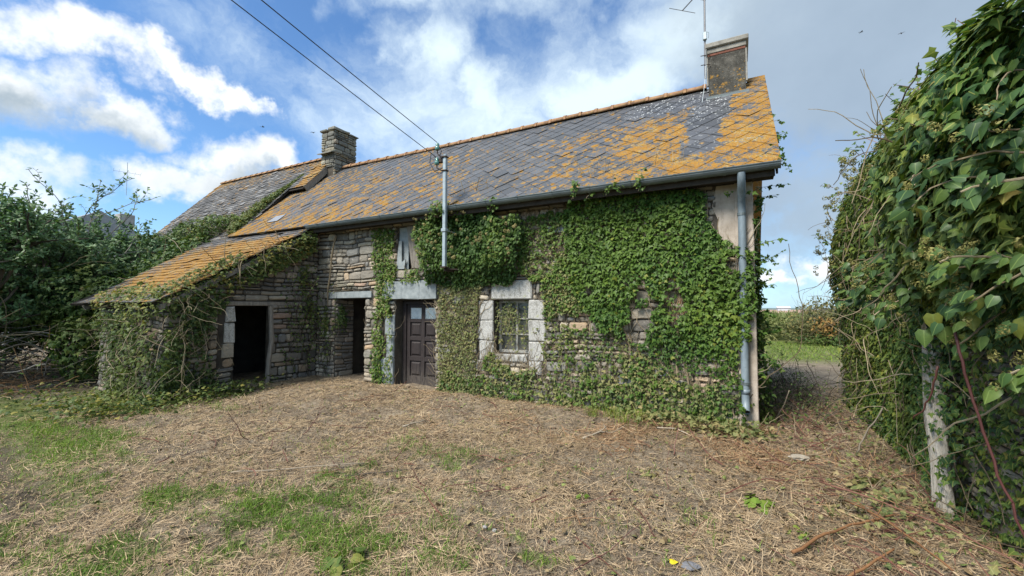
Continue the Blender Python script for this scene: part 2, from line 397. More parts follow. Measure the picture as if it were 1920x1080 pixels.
M['aluminium'] = m_simple('dull_aluminium', (.22, .21, .205), .45, .5, .6, .2)
M['wood_dark'] = m_simple('dark_weathered_wood', (.05, .042, .034), .9, .15, 0, .4, 8, 50, .6)
def f_wood(T):
    p = T.pos(); s = T.vm('MULTIPLY', p, (14, 14, 1.1)); a = T.noise(s, 5, 6, .65); b = T.noise(s, 22, 4)
    c = T.ramp(a, [(.3, (.12, .105, .09)), (.55, (.23, .205, .175)), (.75, (.31, .285, .25))])
    return pbsdf(T, c, .9, .15, 0, T.m('ADD', a, b), .6, .008)
M['wood_grey'] = material('grey_weathered_wood', f_wood)
def f_door(T):
    p = T.pos(); x, y, z = T.sep(p); a = T.noise(T.vm('MULTIPLY', p, (12, 12, 1.6)), 5, 6, .6)
    c = T.ramp(a, [(.3, (.022, .017, .017)), (.6, (.036, .028, .027)), (.8, (.05, .04, .037))])
    c = T.mix(T.m('MULTIPLY', T.step(z, .55, .1), T.step(a, .35, .6, .1, .8)), c, (.10, .085, .07))
    c = T.mix(T.step(T.noise(p, 30, 5, .7), .64, .72, 0, .5), c, (.14, .12, .10))
    return pbsdf(T, c, .62, .3, 0, a, .3, .004)
M['door'] = material('dark_brown_door', f_door)
def f_glass(T):
    p = T.pos(); g = pbsdf(T, (.06, .07, .07), .08, .6, 0, T.noise(p, 3, 3), .05, .02)
    return g
def f_glass2(T):
    p = T.pos(); n = T.noise(p, 5, 5, .6)
    g1 = pbsdf(T, T.ramp(n, [(.3, (.05, .055, .05)), (.7, (.12, .12, .11))]), .12, .6, 0, T.noise(p, 4, 3), .06, .02)
    return g1
M['glass'] = material('window_glass', f_glass2)
def f_clear(T):
    t = T.node('ShaderNodeBsdfTransparent'); g = T.node('ShaderNodeBsdfGlossy'); g.inputs['Roughness'].default_value = .06
    fr = T.node('ShaderNodeFresnel'); fr.inputs[0].default_value = 1.45
    m = T.node('ShaderNodeMixShader'); T.l.new(T.m('ADD', fr.outputs[0], .0), m.inputs[0]); T.l.new(t.outputs[0], m.inputs[1]); T.l.new(g.outputs[0], m.inputs[2]); return m.outputs[0]
M['clear'] = material('clear_pane', f_clear)
def f_curtain(T):
    p = T.pos(); n = T.noise(p, 9, 5, .6)
    return pbsdf(T, T.ramp(n, [(.3, (.55, .60, .64)), (.5, (.82, .85, .86)), (.7, (.92, .93, .93))]), .9, .1)
M['curtain'] = material('white_curtain', f_curtain)
M['frame_paint'] = m_simple('peeling_pale_paint', (.40, .385, .34), .8, .2, 0, .35, 14, 60, .4)
def f_cement(T):
    p = T.pos(); a = T.noise(p, 6, 6, .7); b = T.noise(p, 40, 4, .65); z = T.sep(p)[2]
    c = T.ramp(a, [(.3, (.035, .033, .029)), (.5, (.068, .064, .055)), (.72, (.14, .13, .112))])
    c = T.mix(T.step(b, .56, .68, 0, .5), c, (.24, .23, .20))
    dn = T.step(z, 6.35, 5.65, .02, .42)
    c, li, n3 = lichen_nodes(T, c, dn, p, 4.0)
    return pbsdf(T, c, .95, .1, 0, T.m('ADD', b, li), .6, .012)
M['cement'] = material('grimy_chimney_cement', f_cement)
M['cement_pale'] = m_simple('pale_concrete', (.25, .235, .205), .95, .1, 0, .4, 7, 40, .6)
M['brick_red'] = m_simple('red_brick_band', (.16, .07, .05), .9, .1, 0, .4, 9, 40, .4)

# foliage
def f_leaf(stops, trans=.24, rough=.5, spec=.24, rib=True):
    def fn(T):
        r = T.attr('rnd'); p = T.pos(); c = T.ramp(r, stops)
        c = T.mix(T.lin(T.noise(p, 30, 3), .35, .65, 0, .3), c, tuple(v*.62 for v in stops[1][1]))
        c = T.mix(T.step(T.noise(p, 1.1, 4), .4, .7, 0, .25), c, tuple(v*1.25 for v in stops[-2][1]))
        if rib:
            q = T.attr('rib'); c = T.mix(T.step(q, .09, .0, 0, .55), c, tuple(min(1, v*1.5+.03) for v in stops[-2][1])); c = T.mix(T.step(q, .6, 1.0, 0, .22), c, tuple(v*.6 for v in stops[1][1]))
        a = pbsdf(T, c, T.lin(T.noise(p, 13, 3), .3, .7, rough-.08, min(1, rough+.2)), spec)
        t = T.node('ShaderNodeBsdfTranslucent'); T.put(t.inputs[0], T.mix(1, c, (1.25, 1.35, .6), 'MULTIPLY'))
        m = T.node('ShaderNodeMixShader'); m.inputs[0].default_value = trans; T.l.new(a, m.inputs[1]); T.l.new(t.outputs[0], m.inputs[2]); return m.outputs[0]
    return fn
M['ivy'] = material('ivy_leaf', f_leaf([(0, (0.025, 0.064, 0.013)), (.3, (0.042, 0.097, 0.016)), (.6, (0.063, 0.130, 0.019)), (.8, (0.097, 0.167, 0.023)), (.92, (0.146, 0.199, 0.027)), (1, (0.225, 0.211, 0.040))]))
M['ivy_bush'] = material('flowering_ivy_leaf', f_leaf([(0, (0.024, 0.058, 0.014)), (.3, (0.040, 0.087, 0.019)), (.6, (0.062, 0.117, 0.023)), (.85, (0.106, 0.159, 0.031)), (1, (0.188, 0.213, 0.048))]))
M['ivy_dry'] = material('sparse_ivy_leaf', f_leaf([(0, (0.052, 0.084, 0.030)), (.3, (0.111, 0.144, 0.048)), (.6, (0.169, 0.186, 0.066)), (.85, (0.260, 0.222, 0.090)), (1, (0.351, 0.258, 0.144))], .2, .6))
M['ivy_shed'] = material('shed_ivy_leaf', f_leaf([(0, (0.031, 0.059, 0.016)), (.35, (0.056, 0.096, 0.025)), (.65, (0.084, 0.123, 0.031)), (.86, (0.162, 0.171, 0.041)), (1, (0.337, 0.259, 0.062))]))
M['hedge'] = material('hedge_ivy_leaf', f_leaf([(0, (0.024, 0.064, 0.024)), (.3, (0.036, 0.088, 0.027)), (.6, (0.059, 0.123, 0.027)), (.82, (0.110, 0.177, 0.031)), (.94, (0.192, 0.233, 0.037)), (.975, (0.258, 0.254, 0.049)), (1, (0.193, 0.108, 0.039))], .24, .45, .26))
M['hedge_big'] = material('large_ivy_leaf', f_leaf([(0, (0.029, 0.067, 0.024)), (.3, (0.044, 0.095, 0.029)), (.6, (0.064, 0.124, 0.029)), (.85, (0.129, 0.184, 0.037)), (1, (0.309, 0.301, 0.057))], .26, .42, .3))
M['shrub'] = material('shrub_leaf', f_leaf([(0, (0.038, 0.091, 0.030)), (.35, (0.065, 0.140, 0.048)), (.7, (0.102, 0.179, 0.069)), (.9, (0.174, 0.252, 0.104)), (1, (0.247, 0.323, 0.138))], .2, .5, .4))
M['dark_ivy'] = material('background_ivy_leaf', f_leaf([(0, (0.026, 0.064, 0.019)), (.4, (0.050, 0.103, 0.025)), (.75, (0.088, 0.143, 0.033)), (.92, (0.191, 0.200, 0.042)), (1, (0.323, 0.243, 0.063))]))
M['flower'] = material('ivy_flower', f_leaf([(0, (.16, .13, .06)), (.4, (.27, .23, .10)), (.8, (.36, .30, .13)), (1, (.42, .36, .2))], .1, .8, .1))
M['hedge_flower'] = material('hedge_ivy_flower', f_leaf([(0, (.10, .10, .035)), (.4, (.20, .19, .06)), (.8, (.29, .26, .09)), (1, (.33, .31, .14))], .1, .8, .1, False))
M['maize'] = material('maize_leaf', f_leaf([(0, (.08, .10, .035)), (.4, (.14, .17, .055)), (.8, (.22, .24, .09)), (1, (.33, .29, .14))], .25, .6, .2, False))
M['bush_mix'] = material('field_bush_leaf', f_leaf([(0, (.05, .06, .025)), (.4, (.10, .11, .045)), (.75, (.17, .16, .06)), (1, (.25, .19, .07))], .2, .7, .2))
M['bush_orange'] = material('orange_bush_leaf', f_leaf([(0, (0.152, 0.085, 0.032)), (.5, (0.240, 0.136, 0.041)), (1, (0.288, 0.196, 0.063))], .2, .7, .2))
def f_ramp_rnd(stops, rough=.85, spec=.15):
    def fn(T): return pbsdf(T, T.mix(T.lin(T.noise(T.pos(), 60, 3), .35, .65, 0, .35), T.ramp(T.attr('rnd'), stops), tuple(v*.5 for v in stops[0][1])), rough, spec)
    return fn
M['stem'] = material('vine_stem', f_ramp_rnd([(0, (0.125, 0.096, 0.061)), (.5, (0.250, 0.198, 0.127)), (1, (0.413, 0.342, 0.231))]))
M['stem_dark'] = material('dark_twig', f_ramp_rnd([(0, (.04, .032, .025)), (.5, (.085, .07, .055)), (1, (.16, .135, .11))]))
M['bark_grey'] = material('grey_branch', f_ramp_rnd([(0, (.11, .10, .085)), (.5, (.20, .18, .155)), (1, (.33, .30, .26))]))
M['straw'] = material('dry_straw', f_ramp_rnd([(0, (0.177, 0.120, 0.069)), (.25, (0.332, 0.232, 0.135)), (.5, (0.488, 0.360, 0.215)), (.75, (0.612, 0.463, 0.292)), (.92, (0.685, 0.546, 0.354)), (1, (0.415, 0.226, 0.100))]))
M['chop'] = material('chopped_stalk', f_ramp_rnd([(0, (0.076, 0.054, 0.038)), (.3, (0.179, 0.127, 0.081)), (.55, (0.345, 0.244, 0.154)), (.75, (0.524, 0.399, 0.249)), (.9, (0.235, 0.244, 0.071)), (1, (0.331, 0.335, 0.107))]))
M['rusty_straw'] = material('rusty_cut_stalk', f_ramp_rnd([(0, (.14, .08, .045)), (.4, (.28, .155, .08)), (.75, (.40, .24, .125)), (1, (.50, .38, .24))]))
M['grass'] = material('grass_blade', f_leaf([(0, (0.065, 0.117, 0.023)), (.35, (0.109, 0.191, 0.029)), (.7, (0.167, 0.259, 0.039)), (.9, (0.246, 0.300, 0.058)), (1, (0.406, 0.341, 0.117))], .3, .6, .2, False))
M['litter'] = material('leaf_litter', f_ramp_rnd([(0, (.10, .07, .04)), (.4, (.20, .14, .075)), (.7, (.30, .23, .12)), (.85, (.13, .17, .05)), (1, (.22, .26, .08))]))
M['bramble'] = material('bramble_cane', f_ramp_rnd([(0, (.085, .03, .028)), (.5, (.16, .065, .05)), (1, (.24, .12, .08))], .5, .35))
M['branch_orange'] = material('cut_orange_branch', f_ramp_rnd([(0, (.17, .085, .042)), (.5, (.27, .14, .065)), (1, (.36, .22, .12))]))
M['branch_grey'] = material('cut_grey_branch', f_ramp_rnd([(0, (.14, .11, .08)), (.5, (.25, .20, .145)), (1, (.40, .34, .26))]))
M['yellow_leaf'] = m_simple('yellow_leaf', (.62, .50, .02), .6, .3)
def f_deadwood(T):
    p = T.pos(); s = T.vm('MULTIPLY', p, (1, 1, .18)); a = T.noise(s, 30, 6, .7); b = T.noise(s, 90, 4); q = T.noise(p, 9, 5, .7)
    c = T.ramp(a, [(.3, (.22, .18, .14)), (.45, (.46, .41, .33)), (.7, (.64, .59, .51))])
    c = T.mix(T.step(q, .52, .66, 0, .55), c, (.17, .15, .11))
    return pbsdf(T, c, .95, .1, 0, T.m('ADD', a, b), .9, .02)
M['deadwood'] = material('bleached_dead_trunk', f_deadwood)

# ---------------------------------------------------------------- ground
def green_mask(x, y):
    P = np.stack([x*.85, y*1.15, np.zeros_like(x)], -1)
    n = fbm(P+3.1, 4); n2 = fbm(P*3.3+9.7, 3)
    m = n*.62+n2*.38
    # where the lawn survives: the left front corner, the bottom edge, some tufts in the middle
    left = 1.05*sstep(x, -2.4, -4.6)*sstep(y, 3.6, 1.8)+sstep(x, -6.2, -8.2)*sstep(y, 4.0, 1.0)
    front = .92*sstep(y, 3.2, 2.1)*sstep(x, .4, -1.0)
    back = sstep(y, 14.5, 16.5)*1.3
    mid = .70*sstep(x, 0.4, -1.0)*sstep(y, 5.4, 3.8)
    w = np.clip(np.maximum(np.maximum(left, front), np.maximum(mid, back)), 0, 1.3)
    for cx, cy, r in ((-4.66, 2.05, .55), (-3.9, 1.8, .5), (-8.7, 2.1, 1.0), (-6.3, 1.5, .55), (-3.05, 3.3, .25), (-2.5, 2.0, .45), (-1.15, 2.6, .3), (-3.6, 2.9, .3), (-2.6, 3.6, .22), (-3.3, 2.5, .35)):
        w = np.maximum(w, 1.12*np.exp(-(((x-cx)/r)**2+((y-cy)/(r*.75))**2)))
    mud = np.exp(-((y-(1.55+(x+6.6)*-.02)-.14*np.sin(x*1.3))/.22)**2)*sstep(x, -4.6, -5.6)
    fine = fbm(P*9+4.2, 3)
    return np.clip(sstep(m+(w-1)*.42+(fine-.5)*.35, .36, .56)*np.minimum(w*1.2, 1)*(1-.9*mud), 0, 1), mud
def gz(x, y):
    x = np.asarray(x, float); y = np.asarray(y, float)
    P = np.stack([x, y, np.zeros_like(x)+.5], -1)
    near = np.exp(-((x+3)/14)**2-((y-4)/14)**2)
    z = near*(.13*(fbm(P*.7, 3)-.5)+.075*(fbm(P*3.1+5, 3)-.5)+.085*(fbm(P*9+2, 3)-.5))
    z += .09*sstep(x, -3.5, -8)*sstep(y, 3, 6)*sstep(y, 14, 9)
    z += .32*sstep(x, -11.5, -14.5)*sstep(y, 1.5, 4)*sstep(y, 14, 9)*sstep(x, -40, -20)
    z += .09*np.exp(-((x-1.15)/.5)**2)*sstep(y, 3, 3.8)*sstep(y, 9.5, 8)
    z += .05*np.exp(-((y-6.45)/.35)**2)*sstep(x, -5.3, -4.9)*sstep(x, .7, .2)
    _, mud = green_mask(x, y); z = z-.05*mud
    return z
def f_ground(T):
    p = T.pos(); g = T.attr('green'); x, y, z = T.sep(p)
    a = T.noise(p, 2.2, 6, .65); b = T.noise(p, 14, 6, .7); c_ = T.noise(p, 70, 4, .65)
    soil = T.ramp(T.m('ADD', T.m('MULTIPLY', a, .45), T.m('MULTIPLY', b, .55)), [(.3, (.09, .07, .055)), (.45, (.19, .15, .11)), (.55, (.31, .25, .18)), (.7, (.42, .35, .25))])
    soil = T.mix(T.step(c_, .5, .66, 0, .6), soil, (.32, .25, .165))
    mud = T.attr('mud'); soil = T.mix(T.m('MULTIPLY', mud, .75), soil, T.mix(b, (.05, .04, .034), (.12, .095, .075)))
    gr = T.ramp(b, [(.3, (.06, .09, .02)), (.6, (.13, .17, .04)), (.75, (.22, .22, .08))])
    col = T.mix(T.m('MULTIPLY', g, .85), soil, gr)
    far = T.step(y, 24, 40); col = T.mix(far, col, T.mix(a, (.12, .15, .05), (.20, .20, .09)))
    return pbsdf(T, col, .95, .1, 0, T.m('ADD', T.m('MULTIPLY', b, 1.4), c_), 1.0, .03)
M['ground'] = material('mown_ground', f_ground)
def build_ground():
    def axis(a, b, st, lo, hi):
        c = list(np.arange(a, b+1e-6, st)); s = st; v = c[0]
        L = []
        while v > lo: s *= 1.25; v -= s; L.append(v)
        R = []; s = st; v = c[-1]
        while v < hi: s *= 1.25; v += s; R.append(v)
        return np.array(L[::-1]+c+R)
    X = axis(-12, 2.4, .045, -2500, 2500); Y = axis(.8, 7.2, .045, -1500, 4000)
    gx, gy = np.meshgrid(X, Y, indexing='ij'); x, y = gx.ravel(), gy.ravel()
    V = np.stack([x, y, gz(x, y)], -1)
    i = np.arange(len(X)-1)[:, None]*len(Y)+np.arange(len(Y)-1)[None]; i = i.ravel()
    F = np.stack([i, i+len(Y), i+len(Y)+1, i+1], -1)
    me = np_mesh('ground', V, F, M['ground'], smooth=True)
    g, mud = green_mask(x, y)
    g = g*sstep(np.hypot(x, y), 3000, 40)
    me.attributes.new('green', 'FLOAT', 'POINT').data.foreach_set('value', g.astype(np.float32))
    me.attributes.new('mud', 'FLOAT', 'POINT').data.foreach_set('value', mud.astype(np.float32))
    tag(link('ground', me), kind='structure')
    # far fields beyond the maize
    m = MB(); m.add([(-300, 74, .05), (400, 74, .05), (700, 330, .7), (-600, 330, .7)], [(0, 1, 2, 3)])
    tag(m.build('ploughed_field', m_simple('pink_ploughed_soil', (.36, .24, .18), .95, .1, 0, .15, .05, .5, .1)), kind='structure')
    m = MB(); n = 60
    xs = np.linspace(-900, 900, n); vs = []; fs = []
    hh = 1.2+3.0*fbm(np.stack([xs*.02, xs*0, xs*0], -1), 4)
    for i in range(n): vs += [(xs[i], 600, -1), (xs[i], 610, hh[i]), (xs[i], 700, -1)]
    for i in range(n-1): fs += [(3*i, 3*i+3, 3*i+4, 3*i+1), (3*i+1, 3*i+4, 3*i+5, 3*i+2)]
    m.add(vs, fs); tag(m.build('far_wooded_ridge', m_simple('far_wood_green', (.13, .17, .17), .95, .05, 0, .3, .05, .3, .1)), kind='structure')
build_ground()

# ---------------------------------------------------------------- masonry
def courses(u0, u1, v0, v1, hmin, hmax, lmin, lmax, rng, blocked):
    """random rubble courses -> list of (ua,ub,va,vb), skipping blocked(ua,ub,va,vb)"""
    out = []; v = v0
    while v < v1-.02:
        h = rng.uniform(hmin, hmax)
        if v+h > v1-.02: h = v1-v
        u = u0
        while u < u1-.02:
            l = rng.uniform(lmin, lmax)*(1.0 if rng.random() < .8 else .55)
            if u+l > u1-.08: l = u1-u
            subs = [(v, v+h)] if (h < .1 or rng.random() < .62) else [(v, v+h*.5), (v+h*.5, v+h)]
            for a, b in subs:
                for r in blocked((u, u+l, a, b)): out.append(r)
            u += l
        v += h
    return out
def cutter(holes):
    def f(r):
        ua, ub, va, vb = r
        parts = [r]
        for (a, b, c, d) in holes:
            nx = []
            for (pa, pb, pc, pd) in parts:
                if pb <= a or pa >= b or pd <= c or pc >= d: nx.append((pa, pb, pc, pd)); continue
                if pa < a-.045: nx.append((pa, a, pc, pd))
                if pb > b+.045: nx.append((b, pb, pc, pd))
                if pc < c-.03 and pa >= a-.045 and pb <= b+.045: nx.append((pa, pb, pc, c))
                if pd > d+.03 and pa >= a-.045 and pb <= b+.045: nx.append((pa, pb, d, pd))
            parts = nx
        return parts
    return f
def stone_geo(mb, r, depth, prot, to3, rng):
    """one rough stone: irregular 8-gon outline, back ring, proud ring and inset face. to3(u,v,w): w is outward"""
    ua, ub, va, vb = r; wv = lambda u, v: .14*(float(fbm(np.array([[u*1.4, v*1.1, 5.5]]), 2)[0])-.5)*min(1, max(0, v)*2)
    g = .008*rng.uniform(.7, 2.1); ua += g; ub -= g; va += g*.8; vb -= g*.8
    L, Hh = ub-ua, vb-va; c = min(.28*min(L, Hh), .035)
    J = lambda s: rng.uniform(-s, s)*min(L, Hh)
    o = [(ua+c*rng.uniform(.4, 1.3), va), (ua+L*.5, va+J(.07)), (ub-c*rng.uniform(.4, 1.3), va), (ub, va+c*rng.uniform(.4, 1.2)), (ub+J(.03), vb-c*rng.uniform(.4, 1.2)), (ub-c*rng.uniform(.4, 1.3), vb), (ua+L*.5, vb+J(.07)), (ua+c*rng.uniform(.4, 1.3), vb), (ua, vb-c), (ua+J(.03), va+c)]
    n = len(o); cu, cv = (ua+ub)/2, (va+vb)/2
    ins = min(.016, .22*min(L, Hh)); vs = []
    sh_ = [wv(u, v) for u, v in o]; o = [(u, v+h_) for (u, v), h_ in zip(o, sh_)]; cv += wv(cu, cv)
    for (u, v) in o: vs.append(to3(u, v, -depth))
    for (u, v) in o: vs.append(to3(u, v, prot*.45+rng.uniform(-.004, .004)))
    for (u, v) in o:
        du, dv = cu-u, cv-v
        vs.append(to3(u+np.sign(du)*min(ins, abs(du)*.6), v+np.sign(dv)*min(ins, abs(dv)*.6), prot+rng.uniform(-.006, .006)))
    vs.append(to3(cu+J(.15), cv+J(.15), prot+rng.uniform(0, .010)))
    fs = []
    for i in range(n):
        j = (i+1) % n
        fs += [(i, j, n+j, n+i), (n+i, n+j, 2*n+j, 2*n+i), (2*n+i, 2*n+j, 3*n)]
    mb.rn = rng.random(); mb.add(vs, fs)
def lay_stones(rects, to3, mat, parent, rng, prot=(.008, .032), singles=300, score=None, name='stone'):
    order = sorted(rects, key=score or (lambda r: -(r[1]-r[0])*(r[3]-r[2])))
    for r in order[:singles]:
        mb = MB(); stone_geo(mb, r, .03, rng.uniform(*prot), to3, rng); mb.build(name, mat, parent)
    if len(order) > singles:
        mb = MB()
        for r in order[singles:]: stone_geo(mb, r, .03, rng.uniform(*prot), to3, rng)
        tag(mb.build(name+'work', mat, parent), kind='stuff')

# ---------------------------------------------------------------- main cottage
FY = 6.72                     # mortar face of the front wall
EAVE = (6.35, 3.52); SLOPE = .909; RA = math.atan(SLOPE); RL = (9.0-6.35)/cos(RA)
def roofpt(u, v, w, e=EAVE, a=RA): return (u, e[0]+v*cos(a)-w*sin(a), e[1]+v*sin(a)+w*cos(a))
house = empty('stone_cottage', 'long low stone cottage with an orange lichened slate roof, ivy covering its front', 'cottage', (-6, FY, 0))
def wall_with_holes(mb, u0, u1, z0, z1, holes, ya, yb):
    us = sorted({u0, u1, *[h[0] for h in holes], *[h[1] for h in holes]})
    for a, b in zip(us[:-1], us[1:]):
        hs = sorted([(h[2], h[3]) for h in holes if h[0] <= a+1e-6 and h[1] >= b-1e-6])
        z = z0
        for (c, d) in hs:
            if c > z+1e-4: mb.box(a, b, ya, yb, z, c)
            z = d
        if z < z1-1e-4: mb.box(a, b, ya, yb, z, z1)
H_OPEN = (-8.11, -7.17, -.3, 1.87); H_DOOR = (-6.30, -5.25, -.3, 1.82); H_WIN = (-3.93, -3.23, .84, 1.80); H_LOFT = (-6.25, -5.55, 2.45, 3.34)
HOLES = [H_OPEN, H_DOOR, H_WIN, H_LOFT]
mb = MB(); wall_with_holes(mb, -11.7, .19, -.3, 3.62, HOLES, FY, FY+.52); mb.build('front_wall', M['mortar'], house)
mb = MB(); mb.prism([(FY+.52, -.3), (12.0, -.3), (12.0, 3.1), (9.0, 5.86), (FY+.52, 3.78)], 0, -.20, .19); mb.build('gable_wall', M['render'], house)
mb = MB(); mb.prism([(FY+.52, -.3), (12.0, -.3), (12.0, 3.1), (9.0, 5.86), (FY+.52, 3.78)], 0, -11.7, -11.3); mb.build('gable_wall', M['mortar'], house)
mb = MB(); mb.box(-11.3, -.2, 11.5, 12.0, -.3, 3.2); mb.build('back_wall', M['mortar'], house)
mb = MB(); mb.box(-11.3, -.2, FY+.52, 11.5, -.02, .0); mb.build('floor', M['earth_mortar'], house)
mb = MB(); mb.box(-7.05, -6.85, FY+.52, 11.5, 0, 3.4); mb.box(-8.4, -8.2, FY+.52, 11.5, 0, 3.4); mb.build('partition_wall', M['earth_mortar'], house)
# roof deck, soffit board, rear slope
mb = MB()
def slab(mb, x0, x1, v0, v1, w0, w1, e=EAVE, a=RA):
    vs = [roofpt(x, v, w, e, a) for x in (x0, x1) for v in (v0, v1) for w in (w0, w1)]
    mb.add(vs, [(0, 1, 3, 2), (4, 6, 7, 5), (0, 4, 5, 1), (2, 3, 7, 6), (0, 2, 6, 4), (1, 5, 7, 3)])
slab(mb, -11.85, .50, .02, RL-.02, -.055, -.025); mb.build('roof_deck', M['slate_under'], house)  # closed slab added beneath the slates to block light
mb = MB(); b0 = 9.0; z0 = EAVE[1]+2.65*SLOPE
mb.add([(-11.8, 9.0, z0-.03), (.52, 9.0, z0-.03), (.52, 12.3, z0-3.03), (-11.8, 12.3, z0-3.03), (-11.8, 9.0, z0-.08), (.52, 9.0, z0-.08), (.52, 12.3, z0-3.08), (-11.8, 12.3, z0-3.08)],
       [(0, 1, 2, 3), (4, 7, 6, 5), (0, 4, 5, 1), (1, 5, 6, 2), (2, 6, 7, 3), (3, 7, 4, 0)]); mb.build('rear_roof', M['slate_old'], house)
mb = MB(); mb.box(-8.7, .46, 6.40, FY-.002, 3.40, 3.43); mb.box(-8.7, .46, 6.385, 6.405, 3.36, 3.47); mb.build('soffit_board', M['wood_dark'], house)
mb = MB(); mb.prism([(6.42, 3.40), (6.46, 3.40), (9.0, 5.74), (9.0, 5.86), (6.42, 3.52)], 0, .475, .497); mb.build('verge_board', M['wood_dark'], house)
# stones of the front wall
rs = random.Random(3)
surr = [(-4.28, -3.93, .5, 1.80), (-3.23, -2.9, .5, 1.80), (-3.99, -3.14, 1.80, 2.16), (-6.62, -5.18, 1.82, 2.22), (-6.66, -6.30, -.3, 1.55), (-8.32, -6.93, 1.87, 2.03), (-2.86, -2.44, 2.92, 3.05), (0.0, .25, -1, 4), (-3.99, -3.14, .68, .84), (-.24, .0, 2.55, 3.4)]
rects = courses(-8.72, 0.0, -.1, 3.44, .06, .20, .09, .46, rs, cutter(HOLES+surr))
def seen(r):
    u = (r[0]+r[1])/2; v = (r[2]+r[3])/2; s = (r[1]-r[0])*(r[3]-r[2])
    k = 1.0 if u < -6.2 else (.5 if -2.9 < u < -.9 and v < 1.8 else .16)
    return -s*k/((u*u+44))
lay_stones(rects, lambda u, v, w: (u, FY-w, v), M['stone'], house, rs, (.012, .060), 300, seen)
# stones of the left reveal of the open doorway and of the loft slit
rv = courses(FY, FY+.52, 0, 1.86, .07, .16, .18, .5, rs, lambda r: [r])
mb = MB()
for r in rv:
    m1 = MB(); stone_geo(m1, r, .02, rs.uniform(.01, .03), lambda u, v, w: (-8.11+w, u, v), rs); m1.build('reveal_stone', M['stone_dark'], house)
# lintels, jambs
def block(name, mat, x0, x1, z0, z1, y0, y1, bev=.018, parent=None, jit=.010):
    m = MB(); m.box(x0, x1, y0, y1, z0, z1, bev)
    m.v = [(x+rs.uniform(-jit, jit), y+rs.uniform(-jit*.5, jit*.5), z+rs.uniform(-jit, jit)) for x, y, z in m.v]
    return m.build(name, mat, parent or house)
block('window_lintel', M['granite'], -3.97, -3.16, 1.805, 2.14, FY-.035, FY+.3)
for a, b, dx in ((1.43, 1.80, .0), (1.07, 1.43, -.02), (.70, 1.07, .02), (.50, .70, -.05)): block('jamb_block', M['granite'], -4.25+dx, -3.935, a+.003, b-.003, FY-.03, FY+.16)
for a, b, dx in ((1.45, 1.80, .0), (1.08, 1.45, .04), (.74, 1.08, .0), (.50, .74, -.06)): block('jamb_block', M['granite'], -3.225, -2.93+dx, a+.003, b-.003, FY-.03, FY+.16)
block('window_sill', M['granite'], -3.90, -3.26, .70, .838, FY-.02, FY+.3)
block('slate_lintel', M['cement_blue'], -8.30, -6.95, 1.875, 2.02, FY-.045, FY+.5, .008)
for a, b in ((-6.60, -6.08), (-6.075, -5.62), (-5.615, -5.2)): block('lintel_plank', M['cement_blue'], a, b, 1.83+.008*(a < -6), 2.2, FY-.075, FY-.002, .006)
block('lintel_beam', M['wood_dark'], -6.5, -5.1, 1.822, 1.9, FY+.002, FY+.5, .006)
for a, b, x0 in ((-.1, .62, -6.66), (.62, 1.08, -6.52), (1.08, 1.52, -6.56)): block('door_jamb', M['cement_blue'], x0, -6.302, a+.003, b-.003, FY-.04, FY+.2, .02, None, .012)
block('small_slate_lintel', M['cement_blue'], -2.84, -2.46, 2.93, 3.04, FY-.05, FY+.05, .006)
block('pale_wall_stone', M['granite'], -1.13, -.94, .63, .79, FY-.055, FY-.002, .03, None, .015)
# rendered corner strip and patch
mb = MB(); mb.box(-.015, .215, FY-.045, FY-.002, -.3, 3.4, .01); mb.box(.192, .215, FY-.002, FY+.35, -.3, 3.4); mb.build('corner_strip', M['render'], house)
mb = MB(); mb.prism([(-.26, 2.55), (-.12, 2.46), (-.016, 2.5), (-.016, 3.39), (-.24, 3.39), (-.30, 3.1), (-.22, 2.9)], 1, FY-.032, FY-.003); mb.build('render_patch', M['render'], house)
# door
dr = bpy.data.objects.new('door', None); COL.objects.link(dr); dr.parent = house; dr.location = (-5.78, 6.95, 0); dr.matrix_parent_inverse = Matrix.Translation(-Vector((-6, FY, 0)))
def dpart(m, name, mat, smooth=False):
    return link(name, m.mesh(name, mat, smooth), dr)
DY = 6.95; DX0, DX1 = -6.28, -5.27
m = MB(); m.box(DX0, DX0+.09, DY-.03, DY+.08, .02, 1.80, .006); m.box(DX1-.06, DX1, DY-.03, DY+.08, .02, 1.80, .006); m.box(DX0+.092, DX1-.062, DY-.03, DY+.08, 1.735, 1.80, .006); dpart(m, 'door_frame', M['door'])
xa, xb = DX0+.095, DX1-.065; xm = (xa+xb)/2
m = MB()
for (a, b) in ((xa, xa+.085), (xm-.045, xm+.045), (xb-.085, xb)): m.box(a, b, DY, DY+.045, .04, 1.73, .004)
ROWS = [(.24, .56), (.65, .98), (1.06, 1.36), (1.43, 1.66)]
for (p, q) in ((xa+.086, xm-.046), (xm+.046, xb-.086)):
    zz = .04
    for (a, b) in ROWS: m.box(p, q, DY+.001, DY+.044, zz, a, .003); zz = b
    m.box(p, q, DY+.001, DY+.044, zz, 1.73, .003)
dpart(m, 'door_rails', M['door'])
